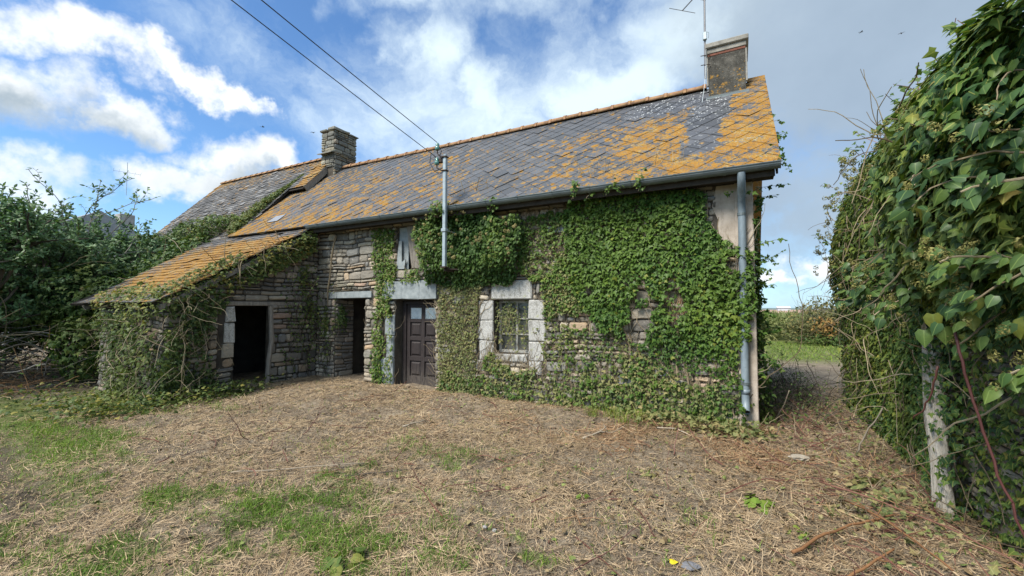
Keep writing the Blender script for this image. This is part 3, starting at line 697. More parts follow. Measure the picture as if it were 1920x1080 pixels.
for (p, q) in ((xa+.087, xm-.047), (xm+.047, xb-.087)):
    for i, (a, b) in enumerate(ROWS):
        if i < 3:
            m = MB(); y1 = DY+.03
            vs = [(p, y1, a), (q, y1, a), (q, y1, b), (p, y1, b)]
            k = .055; vs += [(p+k, DY+.006, a+k), (q-k, DY+.006, a+k), (q-k, DY+.006, b-k), (p+k, DY+.006, b-k)]
            k = .02; vs += [(p+k, y1, a+k), (q-k, y1, a+k), (q-k, y1, b-k), (p+k, y1, b-k)]
            F = [(4, 5, 6, 7)]
            for j in range(4): F += [(j, (j+1) % 4, 8+(j+1) % 4, 8+j), (8+j, 8+(j+1) % 4, 4+(j+1) % 4, 4+j)]
            m.add(vs, F); dpart(m, 'door_panel', M['door'])
        else:
            m = MB(); m.box(p, q, DY+.016, DY+.020, a, b); dpart(m, 'door_pane', M['clear'])
            m = MB(); n = 9
            vs = [(p+(q-p)*i/n, DY+.0225+.004*(i % 2), z) for i in range(n+1) for z in (a, b)]
            m.add(vs, [(2*i, 2*i+2, 2*i+3, 2*i+1) for i in range(n)]); dpart(m, 'curtain', M['curtain'])
m = MB(); m.tube([(xb-.045, DY-.005, .95), (xb-.045, DY-.045, .95), (xb-.05, DY-.05, .95), (xb-.13, DY-.052, .945)], .009, 6); m.box(xb-.062, xb-.028, DY-.006, DY, .86, 1.02, .002); dpart(m, 'door_handle', M['iron'])
m = MB(); m.box(-6.30, -5.25, 6.74, 7.0, -.2, .025, .008); m.build('door_step', M['cement_blue'], house)
m = MB(); m.box(-6.29, -5.26, DY+.1, DY+.12, 0, 1.82); m.build('door_backing', M['wood_dark'], house)
# window
wn = bpy.data.objects.new('window', None); COL.objects.link(wn); wn.parent = house; wn.location = (-3.58, 6.86, .84); wn.matrix_parent_inverse = Matrix.Translation(-Vector((-6, FY, 0)))
def wpart(m, name, mat):
    return link(name, m.mesh(name, mat), wn)
WY = 6.90; wx0, wx1, wz0, wz1 = -3.925, -3.235, .845, 1.795; wm = -3.555
m = MB(); m.box(wx0, wx0+.05, WY, WY+.06, wz0, wz1, .004); m.box(wx1-.04, wx1, WY, WY+.06, wz0, wz1, .004)
m.box(wx0+.051, wx1-.041, WY, WY+.06, wz0, wz0+.05, .004); m.box(wx0+.051, wx1-.041, WY, WY+.06, wz1-.05, wz1, .004); wpart(m, 'window_frame', M['frame_paint'])
m = MB(); m.box(wm-.022, wm+.022, WY+.004, WY+.05, wz0+.051, wz1-.051, .003); wpart(m, 'mullion', M['frame_paint'])
rows = [wz0+.05+(wz1-wz0-.1)*i/3 for i in range(4)]
for i in (1, 2):
    m = MB(); m.box(wx0+.051, wm-.023, WY+.006, WY+.045, rows[i]-.012, rows[i]+.012, .002); wpart(m, 'glazing_bar', M['frame_paint'])
    m = MB(); m.box(wm+.023, wx1-.041, WY+.006, WY+.045, rows[i]-.012, rows[i]+.012, .002); wpart(m, 'glazing_bar', M['frame_paint'])
for i in range(3):
    for (a, b) in ((wx0+.05, wm-.022), (wm+.022, wx1-.04)):
        m = MB(); t = rs.uniform(-.004, .004); m.add([(a, WY+.03+t, rows[i]), (b, WY+.03-t, rows[i]), (b, WY+.03-t, rows[i+1]), (a, WY+.03+t, rows[i+1])], [(0, 1, 2, 3)]); wpart(m, 'window_pane', M['glass'])
# loft slit with boards
block('loft_board', M['cement_blue'], -6.245, -5.99, 2.46, 3.33, FY+.03, FY+.06, .004)
m = MB(); m.prism([(-6.27, 2.46), (-6.05, 2.46), (-6.02, 2.66), (-6.12, 2.6), (-6.13, 3.05), (-6.20, 3.05)], 1, FY-.03, FY-.01); m.build('slate_slab', M['cement_blue'], house)
m = MB(); m.prism([(-5.86, 2.47), (-5.58, 2.45), (-5.62, 3.33), (-6.00, 3.33)], 1, FY-.025, FY+.01); m.build('loft_board', M['wood_grey'], house)

# slates: diamonds
DIA, ROW = .34, .158
rs = random.Random(21)
xlo, xhi = -11.86, .53
pts8 = [(-.016, -.172), (.016, -.172), (.1685, -.030), (.1685, .024), (.02, .17), (-.02, .17), (-.1685, .024), (-.1685, -.030)]
def slate_mesh(mb, cu, cv, rng, pts, th=.005, tilt=.034, e=EAVE, a=RA, w0=.016, xl=xlo, xh=xhi, vmax=RL):
    ro = rng.gauss(0, .02)+(rng.gauss(0, .07) if rng.random() < .05 else 0); dw = rng.uniform(0, .0035)+(.010 if rng.random() < .05 else 0); ti = tilt*rng.uniform(.85, 1.25); du, dv = rng.uniform(-.006, .006), rng.uniform(-.007, .007)
    tx = rng.gauss(0, .012)
    P = []
    for (x, y) in pts:
        u = x*cos(ro)-y*sin(ro)+du; v = x*sin(ro)+y*cos(ro)+dv
        P.append((u, v, w0+dw-ti*v+tx*u))
    def cl(u, v): return min(max(cu+u, xl), xh), min(max(cv+v, -.02), vmax)
    n = len(P); vs = []
    for (u, v, w) in P: q = cl(u, v); vs.append(roofpt(q[0], q[1], w, e, a))
    for (u, v, w) in P: q = cl(u, v); vs.append(roofpt(q[0], q[1], w-th, e, a))
    mb.rn = rng.random()
    mb.add(vs, [list(range(n))]+[(i, n+i, n+(i+1) % n, (i+1) % n) for i in range(n)])
cents = []
k = 0; v = .0
while v < RL+.1:
    u = xlo+(0 if k % 2 else DIA/2)
    while u < xhi+.19:
        chim = (-.40 < u < .23 and v > (8.62-6.35)/cos(RA)+.1)
        if not chim and not (u < -10.3 and v > 3.72): cents.append((u, min(v, RL)))
        u += DIA
    v += ROW; k += 1
# eave starter course of plain slates
mb = MB(); u = xlo
while u < xhi-.05:
    l = min(.3, xhi-u); slate_mesh(mb, u+l/2, .11, rs, [(-l/2+.002, -.13), (l/2-.002, -.13), (l/2-.002, .12), (-l/2+.002, .12)], .007, .02, w0=.002); u += l
mb.build('eave_slates', M['slate'], house)
cents.sort(key=lambda c: c[0]**2+(6.35+c[1]*.74)**2)
for i, (u, v) in enumerate(cents):
    if i < 300:
        mb = MB(); slate_mesh(mb, u, v, rs, pts8); mb.build('slate', M['slate'], house)
    else:
        if i == 300: mb = MB()
        slate_mesh(mb, u, v, rs, pts8)
tag(mb.build('far_slates', M['slate'], house), kind='stuff')
# a pale replaced slate near the left end of the eave
mb = MB(); slate_mesh(mb, -10.45, .62, rs, [(-.2, -.17), (.2, -.17), (.2, .15), (-.2, .15)], .008, .02, w0=.035); o = mb.build('replaced_slate', m_simple('pale_slate', (.22, .23, .25), .5, .4, 0, .15), house)
# ridge tiles
z0 = EAVE[1]+2.65*SLOPE; u = -10.55
while u < -.50:
    l = min(.36, -.43-u); m = MB(); n = 7; vs = []
    jz = rs.uniform(-.006, .006)+(-.035*sin(pi*min(1, max(0, (u+10.5)/7)))); 
    for x in (u, u+l-.004):
        for r in (.115, .098):
            for i in range(n):
                t = pi*i/(n-1); vs.append((x, 9.0-.02-r*1.05*cos(t), z0-.035+r*1.0*sin(t)+jz))
    F = []
    for i in range(n-1): F += [(i, i+1, 2*n+i+1, 2*n+i), (n+i, 3*n+i, 3*n+i+1, n+i+1), (i, n+i, n+i+1, i+1), (2*n+i, 2*n+i+1, 3*n+i+1, 3*n+i)]
    F += [(0, 2*n, 3*n, n), (n-1, 2*n-1, 4*n-1, 3*n-1)]
    m.add(vs, F)
    m.tube([(u+l-.05, 8.98, z0-.03), (u+l-.05, 8.98, z0+.085+jz)], .03, 6)
    vs = []; 
    for x in (u+l-.045, u+l+.02):
        for i in range(n):
            t = pi*i/(n-1); vs.append((x, 8.98-.135*cos(t), z0-.035+.13*sin(t)+jz))
    m.add(vs, [(i, i+1, n+i+1, n+i) for i in range(n-1)]+[list(range(n)), [n+i for i in range(n)][::-1]])
    m.build('ridge_tile', M['terracotta'], house, True); u += l
m = MB(); m.prism([(8.88, z0-.08), (9.0, z0+.04), (9.12, z0-.08)], 0, .24, .53); m.build('ridge_cap', M['slate'], house)
# right chimney
ch = bpy.data.objects.new('chimney', None); COL.objects.link(ch); ch.parent = house; ch.location = (-.09, 9.0, 5.6); ch.matrix_parent_inverse = Matrix.Translation(-Vector((-6, FY, 0)))
def cpart(m, name, mat): return link(name, m.mesh(name, mat), ch)
def taper(m, x0, x1, y0, y1, z0, z1, tx, ty):
    m.add([(x0-tx, y0-ty, z0), (x1+tx, y0-ty, z0), (x1+tx, y1+ty, z0), (x0-tx, y1+ty, z0), (x0, y0, z1), (x1, y0, z1), (x1, y1, z1), (x0, y1, z1)], [(0, 1, 2, 3), (4, 5, 6, 7), (0, 1, 5, 4), (1, 2, 6, 5), (2, 3, 7, 6), (3, 0, 4, 7)])
m = MB(); taper(m, -.395, .215, 8.62, 9.38, 5.3, 6.36, -.0, 0); cpart(m, 'chimney_shaft', M['cement'])
m = MB(); m.box(-.40, .222, 8.612, 9.39, 6.362, 6.41, .006); cpart(m, 'brick_band', M['brick_red'])
m = MB(); m.box(-.41, .235, 8.60, 9.40, 6.412, 6.50, .006); cpart(m, 'chimney_neck', M['cement_pale'])
m = MB(); m.box(-.44, .275, 8.56, 9.44, 6.502, 6.60, .015); cpart(m, 'chimney_cap', M['cement_pale'])
m = MB(); m.box(.217, .245, 8.60, 8.66, 5.75, 6.36, .004); m.box(-.425, -.397, 8.60, 8.66, 5.80, 6.36, .004); cpart(m, 'corner_fillet', M['cement_pale'])
m = MB(); m.prism([(8.50, 5.47), (8.625, 5.53), (8.625, 5.61), (8.5, 5.52)], 0, -.44, .26); cpart(m, 'flashing', M['zinc'])
# gutter and downpipe
def arc(r, y, z, n=9): return [(y-r*cos(pi*i/(n-1)), z-r*sin(pi*i/(n-1))) for i in range(n)]
GY, GZ = 6.315, 3.505
m = MB(); o_, i_ = arc(.075, GY, GZ), arc(.069, GY, GZ); m.prism(o_+i_[::-1], 0, -8.58, .515)
m.tube([(-8.58, GY-.075, GZ), (.515, GY-.075, GZ)], .009, 6); m.build('gutter', M['zinc'], house, False)
for x in (-8.58, .515): m = MB(); m.prism(arc(.078, GY, GZ), 0, x-.004, x+.004); m.build('gutter_end', M['zinc'], house)
x = -8.2
while x < .4:
    m = MB(); m.prism(arc(.081, GY, GZ)+arc(.0765, GY, GZ)[::-1], 0, x, x+.035); m.tube([(x, GY-.08, GZ+.002), (x+.035, GY-.08, GZ+.002)], .012, 6); m.build('gutter_joint', M['zinc'], house); x += .62
PX = .075
m = MB(); m.tube([(PX, GY, 3.44), (PX, GY+.01, 3.36), (PX, GY+.08, 3.26), (PX-.003, FY-.12, 3.14), (PX-.003, FY-.115, 2.9), (PX-.008, FY-.115, 1.6), (PX-.012, FY-.115, .47), (PX-.012, FY-.13, .39), (PX-.012, FY-.17, .32), (PX-.012, FY-.215, .275)], .05, 14, False)
m.build('downpipe', M['pipe'], house, True)
m = MB(); m.tube([(PX-.012, FY-.17, .322), (PX-.012, FY-.205, .286)], .0465, 14, True); m.build('pipe_shade_plug', M['wire'], house, True)  # black plug standing in for the shade inside the pipe end
for z in (2.92, 1.9, .62):
    m = MB(); m.tube([(PX-.006, FY-.115, z), (PX-.006, FY-.115, z+.035)], .0555, 14); m.tube([(PX-.006, FY-.06, z+.017), (PX-.006, FY+.01, z+.017)], .01, 6); m.build('pipe_clip', M['zinc'], house)
m = MB(); m.tube([(PX-.012, FY-.115, .50), (PX-.012, FY-.115, .56)], .056, 14); m.build('pipe_collar', M['pipe'], house, True)

# ---------------------------------------------------------------- lean-to shed
shed = empty('stone_shed', 'low lean-to stone shed with a bright orange lichened roof and a black open doorway', 'shed', (-10, 5, 0))
SX, SY = -8.70, 3.68                      # faces of its side wall and front wall
SE = (3.46, 1.74); SS = .586; SA = math.atan(SS); SRL = (6.40-3.46)/cos(SA)
def shedz(y): return SE[1]+(y-SE[0])*SS
DWY = (4.84, 5.56); DWZ = 1.70
rs = random.Random(5)
def sh_poly(mb, ya, yb, za=-.3, th=.45):
    mb.prism([(ya, za), (yb, za), (yb, shedz(yb)-.08), (ya, shedz(ya)-.08)], 0, SX-th, SX)
mb = MB(); sh_poly(mb, SY, DWY[0]); sh_poly(mb, DWY[1], FY-.002, -.3, .12); sh_poly(mb, DWY[0], DWY[1], DWZ); mb.build('side_wall', M['earth_mortar'], shed)
mb = MB(); mb.box(-11.15, SX-.451, SY, SY+.45, -.3, shedz(SY)-.1); mb.prism([(SY+.452, -.3), (FY-.002, -.3), (FY-.002, shedz(FY)-.09), (SY+.452, shedz(SY+.452)-.09)], 0, -11.15, -10.7); mb.build('front_wall', M['earth_mortar'], shed)
mb = MB(); mb.box(-10.69, SX-.46, SY+.46, FY-.01, -.02, .0); mb.build('floor', M['earth_mortar'], shed)
def cut_slope(rects):
    out = []
    for (a, b, c, d) in rects:
        top = shedz((a+b)/2)-.13
        if c > top-.03: continue
        out.append((a, b, c, min(d, top)))
    return out
side = cut_slope(courses(SY, 6.68, -.1, 3.4, .08, .22, .12, .50, rs, cutter([(DWY[0], DWY[1], -.3, DWZ), (DWY[0]-.25, DWY[1]+1.0, DWZ, DWZ+.09), (DWY[0]-.3, DWY[0], .66, DWZ-.02)])))
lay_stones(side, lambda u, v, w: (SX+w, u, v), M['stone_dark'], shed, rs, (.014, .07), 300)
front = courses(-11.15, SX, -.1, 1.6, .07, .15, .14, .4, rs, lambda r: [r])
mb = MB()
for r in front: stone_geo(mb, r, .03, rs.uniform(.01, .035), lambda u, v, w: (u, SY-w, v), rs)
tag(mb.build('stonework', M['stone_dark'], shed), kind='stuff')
m = MB(); m.box(SX-.3, SX+.035, DWY[0]-.24, DWY[1]+.95, DWZ, DWZ+.085, .01); m.build('doorway_lintel', M['wood_grey'], shed)
m = MB(); m.tube([(SX+.01, DWY[1]-.03, -.05), (SX+.02, DWY[1]-.015, .55), (SX+.035, DWY[1]+.03, .95), (SX+.02, DWY[1]+.02, 1.3), (SX+.02, DWY[1]+.0, 1.7)], [.05, .045, .05, .045, .05], 7); m.build('doorway_post', M['wood_grey'], shed)
for a, b, l in ((1.38, 1.68, .17), (.98, 1.375, .2), (.70, .975, .22)):
    m = MB(); m.box(SX-.2, SX+.04, DWY[0]-l, DWY[0]+.0, a, b, .02); m.v = [(x+rs.uniform(-.012, .012), y+rs.uniform(-.02, .02), z+rs.uniform(-.01, .01)) for x, y, z in m.v]; m.build('jamb_block', M['granite'] if a > .9 else M['stone'], shed)
m = MB(); slab(m, -12.2, SX+.12, .05, SRL, -.07, -.03, SE, SA); m.build('roof_deck', M['slate_under'], shed)
for i, x in enumerate((-11.6, -10.9, -10.2, -9.5, -8.62)):
    m = MB(); slab(m, x, x+.07, .03, SRL-.1, -.16, -.072, SE, SA); m.build('rafter', M['wood_grey'], shed)
# rows of rectangular slates, a little heaved
def left_edge(v): return -11.42-1.5*max(0, v)/SRL*.9
k = 0; v = .02; CW, CH = .27, .165
while v < SRL-.03:
    u = left_edge(v)+(0 if k % 2 else -CW/2)
    while u < SX+.17:
        l = CW*rs.uniform(.8, 1.15); r1 = min(u+l, SX+.17+rs.uniform(-.05, .03))
        heave = .035*(fbm(np.array([[u*1.1, v*1.3, 2.2]]), 3)[0]-.5)
        miss = rs.random() < .02
        if r1-u > .07 and not miss:
            mb = MB(); hw = (r1-u)/2-.004
            slate_mesh(mb, (u+r1)/2, v+.1, rs, [(-hw, -.14+rs.uniform(-.012, .012)), (hw, -.14+rs.uniform(-.012, .012)), (hw, .16), (-hw, .16)], .013, .085, SE, SA, .02+heave, -13.2, SX+.2, SRL+.05)
            mb.build('slate', M['slate_shed'], shed)
        u += l
    v += CH; k += 1

# ---------------------------------------------------------------- neighbouring house behind
nb = empty('slate_roofed_house', 'taller old house behind with a dull grey slate roof and square stone chimney', 'house', (-14.5, 9, 0))
NA = math.atan(1.1); NEY = 5.9; NE = (NEY, 6.36-(9.0-NEY)*1.1); NRL = (9.0-NEY)/cos(NA)
mb = MB(); mb.box(-17.0, -11.72, 6.6, 11.4, -.3, 3.2); mb.build('wall', M['stone_dark'], nb)
mb = MB(); mb.prism([(6.6, 3.201), (11.4, 3.201), (9.0, 6.2)], 0, -17.0, -11.72); mb.build('gable_wall', M['stone_dark'], nb)
mb = MB(); slab(mb, -17.15, -11.62, 0, NRL, -.06, -.02, NE, NA); slab(mb, -11.6, -10.95, 1.1+1.8, NRL-.3, -.05, -.02, NE, NA)
mb.add([(-17.15, 9.02, 6.34), (-11, 9.02, 6.34), (-11, 12, 3.1), (-17.15, 12, 3.1)], [(0, 1, 2, 3)]); mb.build('roof_deck', M['slate_under'], nb)
mb = MB(); k = 0; v = 0.0; rs = random.Random(9)
while v < NRL:
    u = -17.2+(0 if k % 2 else -.1)
    xr = -11.6 if v < 2.9 else -10.9
    while u < xr:
        l = .2*rs.uniform(.8, 1.2); r1 = min(u+l, xr+rs.uniform(-.02, .02))
        if r1-u > .05: slate_mesh(mb, (u+r1)/2, v+.07, rs, [(-(r1-u)/2+.004, -.1), ((r1-u)/2-.004, -.1), ((r1-u)/2-.004, .1), (-(r1-u)/2+.004, .1)], .01, .10, NE, NA, .012+(.015 if rs.random() < .06 else 0), -17.25, -10.88, NRL)
        u += l
    v += .125; k += 1
tag(mb.build('roof_slates', M['slate_old'], nb), kind='stuff')
u = -17.2
while u < -11.3:
    m = MB(); n = 6; vs = []
    for x, r in ((u, .10), (u+.33, .115)):
        for i in range(n):
            t = pi*i/(n-1); vs.append((x, 9.0-r*cos(t), 6.34+r*.9*sin(t)))
    m.add(vs, [(i, i+1, n+i+1, n+i) for i in range(n-1)]+[list(range(n)), [n+i for i in range(n)][::-1]]); m.build('ridge_tile', M['terracotta'], nb, True); u += .32
m = MB(); slab(m, -10.95, -10.90, 2.95, NRL-.25, -.16, .01, NE, NA); m.build('verge_board', M['wood_grey'], nb)
m = MB(); slab(m, -17.24, -17.18, 0, NRL, -.15, .015, NE, NA); m.build('verge_board', M['wood_dark'], nb)
chn = bpy.data.objects.new('chimney', None); COL.objects.link(chn); chn.parent = nb; chn.location = (-10.9, 9.05, 6); chn.matrix_parent_inverse = Matrix.Translation(-nb.location)
CX0, CX1, CY0, CY1 = -11.17, -10.60, 8.62, 9.46
m = MB(); m.box(CX0+.02, CX1-.02, CY0+.02, CY1-.02, 4.9, 7.0); m.build('chimney_core', M['mortar'], chn)
rs = random.Random(17)
for r in courses(CX0, CX1, 5.9, 7.02, .07, .15, .15, .36, rs, lambda r: [r]):
    m = MB(); stone_geo(m, r, .02, rs.uniform(.004, .024), lambda u, v, w: (u, CY0-w, v), rs); m.build('stone', M['stone_chimney'], chn)
for r in courses(CY0, CY1, 5.5, 7.02, .07, .16, .16, .42, rs, lambda r: [r]):
    m = MB(); stone_geo(m, r, .02, rs.uniform(.004, .04), lambda u, v, w: (CX1+w, u, v), rs); m.build('stone', M['stone_chimney'], chn)
for (a, b, c, d) in ((CX0-.03, CX0+.3, CY0-.04, CY0+.3), (CX0+.3, CX1+.04, CY0-.03, CY0+.28), (CX0+.02, CX1+.05, CY0+.29, CY0+.55), (CX0, CX1+.05, CY0+.57, CY1+.04)):
    m = MB(); h = rs.uniform(.05, .09); m.box(a, b, c, d, 7.02, 7.02+h, .012); m.v = [(x+rs.uniform(-.015, .015), y+rs.uniform(-.015, .015), z+rs.uniform(-.012, .02)) for x, y, z in m.v]; m.build('cap_stone', M['stone_chimney'], chn)
m = MB(); m.prism([(8.5, 6.30), (8.66, 6.36), (8.66, 6.40), (8.5, 6.33)], 0, CX0-.03, CX1+.02); m.build('drip_ledge', M['stone_chimney'], chn)

# ---------------------------------------------------------------- far buildings and aerials
fh = empty('grey_roofed_house', 'distant pale house with a grey roof glimpsed through the left shrub', 'house', (-33, 10, 0))
m = MB(); m.box(-38, -30.5, 6.5, 13.0, -.3, 4.9); m.build('wall', m_simple('pale_house_wall', (.45, .44, .42), .9, .1), fh)
m = MB(); m.prism([(6.2, 4.8), (13.3, 4.8), (9.75, 6.9)], 0, -38.3, -30.2); m.build('roof', m_simple('far_grey_roof', (.24, .25, .27), .7, .3, 0, .2), fh)
m = MB(); m.box(-31.9, -31.2, 10.9, 11.6, 5.6, 7.1, .02); m.build('chimney', m_simple('far_chimney', (.33, .31, .29), .9, .1), fh)
for y in (7.6, 10.6):
    w_ = MB(); w_.box(-30.5, -30.44, y, y+1.1, 2.2, 3.6, .01); wo = w_.build('window', M['frame_paint'], fh)
    w_ = MB(); w_.box(-30.439, -30.43, y+.1, y+1.0, 2.3, 3.5); w_.build('pane', M['glass'], wo)
wf = empty('white_farm_building', 'small white farm building far away beyond the pink ploughed field', 'barn', (19.5, 250, 0))
m = MB(); m.box(17.4, 22.7, 250, 258, -.2, 1.9); m.build('wall', m_simple('white_shed_wall', (.45, .47, .49), .7, .2, 0, .05), wf)
m = MB(); m.prism([(249.6, 1.9), (258.4, 1.9), (254, 2.6)], 0, 17.2, 22.9); m.build('roof', m_simple('white_shed_roof', (.78, .8, .82), .6, .2, 0, .05), wf)
def yagi(name, label, base, top, boom_z, axis, els, mat, gauge=1.):
    o = empty(name, label, 'antenna', base)
    m = MB(); m.tube([base, top], .018*gauge, 7); m.build('mast', mat, o)
    bx = Vector((base[0], base[1], boom_z)); a = Vector(axis).normalized(); n = Vector((-a.y, a.x, 0))
    m = MB(); m.tube([bx+a*els[0][0], bx+a*els[-1][0]], .011*gauge, 6); m.build('boom', mat, o)
    for (t, h) in els:
        m = MB(); c = bx+a*t; m.tube([c-n*h, c+n*h], .006*gauge, 5); m.build('element', mat, o)
    return o
an = yagi('tv_antenna', 'bent old television antenna on a pole strapped to the right chimney', (-.45, 8.60, 5.95), (-.425, 8.60, 8.4), 7.72, (-.66, .75, 0), [(-.75, .22), (-.45, .24), (-.1, .25), (.28, .27), (.64, .30)], M['aluminium'])
m = MB(); m.box(-.475, -.405, 8.545, 8.60, 6.68, 6.83, .01); m.tube([(-.42, 8.56, 6.83), (-.37, 8.56, 6.80), (-.38, 8.57, 6.70)], .006, 5); m.build('junction_box', M['galv'], an)
for z in (6.2, 6.38):
    m = MB(); m.tube([(-.52, 8.59, z+.02), (-.40, 8.57, z), (-.36, 8.6, z)], .008, 5); m.build('strap', M['iron'], an)
m = MB(); m.tube([(-.42, 8.58, 6.7), (-.43, 8.57, 6.2), (-.46, 8.52, 5.8), (-.50, 8.40, 5.42), (-.5, 8.5, 5.49)], .0035, 5); m.build('cable', M['galv'], an)
yagi('tv_antenna', 'tiny distant rooftop antenna showing above the left shrub', (-31.5, 11.25, 8.25), (-31.5, 11.25, 10.2), 9.6, (.3, 1, 0), [(-.6, .5), (-.35, .5), (.35, .5), (.6, .5)], M['galv'], .8)

# ---------------------------------------------------------------- service mast and wires
po = empty('service_mast', 'grey steel electricity service mast standing out before the gutter', 'pole', (-4.66, 6.2, 2.38))
m = MB(); m.box(-4.693, -4.627, 6.167, 6.233, 2.40, 4.42, .006); m.build('mast', M['galv'], po)
m = MB(); m.box(-4.688, -4.632, 6.172, 6.228, 4.421, 4.45, .008); m.build('mast_cap', M['galv'], po)
m = MB(); m.box(-4.71, -4.61, 6.15, 6.25, 3.03, 3.09, .006); m.tube([(-4.72, 6.2, 3.06), (-4.60, 6.2, 3.06)], .012, 6); m.tube([(-4.66, 6.24, 3.06), (-4.6, FY, 3.05)], .014, 6); m.build('clamp', M['galv'], po)
m = MB(); m.box(-4.72, -4.60, 6.14, 6.26, 2.375, 2.398, .004); m.box(-4.68, -4.64, 6.2, FY, 2.32, 2.373, .004); m.tube([(-4.64, 6.25, 2.36), (-4.2, FY, 2.34)], .016, 6); m.build('foot_bracket', M['iron'], po)
for z, ix, iz in ((4.40, -4.80, 4.60), (4.15, -4.81, 4.33)):
    m = MB(); m.tube([(-4.60, 6.16, z), (-4.71, 6.15, z), (-4.77, 6.15, z+.04), (ix, 6.15, iz-.12), (ix, 6.15, iz-.05)], .011, 6); m.box(-4.71, -4.61, 6.155, 6.245, z-.012, z+.012, .003); m.build('insulator_arm', M['iron'], po)
    m = MB(); m.tube([(ix, 6.15, iz-.06), (ix, 6.15, iz-.055), (ix, 6.15, iz+.0), (ix, 6.15, iz+.01), (ix, 6.15, iz+.05), (ix, 6.15, iz+.075)], [.038, .046, .044, .03, .036, .018], 10); m.build('insulator', M['insulator'], po, True)
m = MB(); m.tube([(-4.81, 6.15, 4.38), (-4.92, 6.12, 4.5), (-4.95, 6.12, 4.32), (-4.85, 6.13, 4.15), (-4.72, 6.15, 4.1), (-4.69, 6.18, 4.12)], .008, 5); m.tube([(-4.80, 6.15, 4.66), (-4.70, 6.14, 4.5), (-4.74, 6.14, 4.42), (-4.69, 6.17, 4.3)], .008, 5); m.build('lead', M['wire'], po)
m = MB(); m.box(-4.80, -4.70, 6.16, 6.22, 4.30, 4.40, .02); m.build('fuse_holder', M['iron'], po)
def wire(a, b, n=14, ext=3.2, label=''):
    a, b = Vector(a), Vector(b); P = []
    for i in range(n+1):
        t = ext*i/n; p = a+(b-a)*t; p.z += .012*t*(t-1)*2; P.append(p)
    m = MB(); m.tube(P, .0065, 5); return tag(m.build('overhead_wire', M['wire']), label, 'cable', 'overhead wires to the service mast')
wire((-4.83, 6.14, 4.42), (-4.9, 2.6, 5.07), label='left one of two overhead wires, meeting the lower green insulator of the mast')
wire((-4.81, 6.14, 4.69), (-4.36, 2.6, 4.89), label='right one of two overhead wires, meeting the upper green insulator of the mast')

# ---------------------------------------------------------------- leaf scattering
IVY_O = np.array([(0, .07), (.22, -.12), (.34, .02), (.60, .24), (.27, .42), (.15, .68), (0, .98), (-.15, .68), (-.27, .42), (-.60, .24), (-.34, .02), (-.22, -.12)])
OVAL = np.array([(0, 0), (.2, .22), (.25, .5), (.15, .8), (0, 1), (-.15, .8), (-.25, .5), (-.2, .22)])
HEART = np.array([(0, .04), (.22, -.05), (.40, .18), (.34, .5), (0, 1.0), (-.34, .5), (-.40, .18), (-.22, -.05)])
def leaf_arrays(P, N, Tn, S, shape, fold=.10, curl=.12):
    """P base points, N normals, Tn tip directions (any), S sizes"""
    N = unit(N); Tn = unit(Tn-N*np.sum(Tn*N, -1, keepdims=True)); B = np.cross(Tn, N)
    k = len(shape); ctr = np.array([[0, .38]]); pts = np.concatenate([shape, ctr]); h = -fold*2*np.abs(pts[:, 0])-curl*pts[:, 1]**2; h[-1] += fold*.35
    V = P[:, None]+S[:, None, None]*(B[:, None]*pts[None, :, 0, None]+Tn[:, None]*(pts[None, :, 1, None])+N[:, None]*h[None, :, None])
    F = np.array([(i, (i+1) % k, k) for i in range(k)])
    Fa = (np.arange(len(P))[:, None, None]*(k+1)+F[None]).reshape(-1, 3)
    return V.reshape(-1, 3), Fa, k
def leaves_obj(name, P, N, Tn, S, R, shape, mat, parent, kind='stuff', **kw):
    V, F, k = leaf_arrays(P, N, Tn, S, shape, **kw)
    me = np_mesh(name, V, F, mat, np.repeat(R, k)); put_rib(me, shape, len(P))
    o = link(name, me, parent)
    return tag(o, kind=kind) if kind else o
def put_rib(me, shape, n):
    q = np.abs(np.concatenate([shape[:, 0], [0]])); q = q/q.max()
    me.attributes.new('rib', 'FLOAT', 'POINT').data.foreach_set('value', np.tile(q, n).astype(np.float32))
def single_leaves(name, P, N, Tn, S, R, shape, mat, parent, **kw):
    """each leaf an object of its own; eight shared meshes"""
    base = []
    for i in range(8):
        V, F, k = leaf_arrays(np.zeros((1, 3)), np.array([[0, 0, 1.]]), np.array([[0, 1., 0]]), np.ones(1), shape, fold=kw.get('fold', .1)*(.6+.1*i), curl=kw.get('curl', .12)*(.5+.13*i))
        base.append(np_mesh(name, V, F, mat, np.full(k, (i+.5)/8))); put_rib(base[-1], shape, 1)
    N = unit(N); Tn = unit(Tn-N*np.sum(Tn*N, -1, keepdims=True)); B = np.cross(Tn, N)
    for i in range(len(P)):
        o = bpy.data.objects.new(name, base[min(7, int(R[i]*8))]); COL.objects.link(o)
        o.parent = parent; o.matrix_parent_inverse = Matrix.Translation(-parent.location)
        s = S[i]; b, t, n = B[i]*s, Tn[i]*s, N[i]*s
        o.matrix_basis = Matrix(((b[0], t[0], n[0], P[i][0]), (b[1], t[1], n[1], P[i][1]), (b[2], t[2], n[2], P[i][2]), (0, 0, 0, 1)))
def tubes_obj(name, lines, mat, parent, n=4, kind='stuff', taper=.5):
    m = MB()
    for pts, r in lines:
        k = len(pts); m.rn = random.random(); m.tube(pts, [r*(1-taper*i/max(1, k-1)) for i in range(k)], n, False)
    o = m.build(name, mat, parent); return tag(o, kind=kind) if kind else o
def jit(n, s): return RNG.normal(0, s, (n, 3))
def skew(n, p): return RNG.random(n)**p
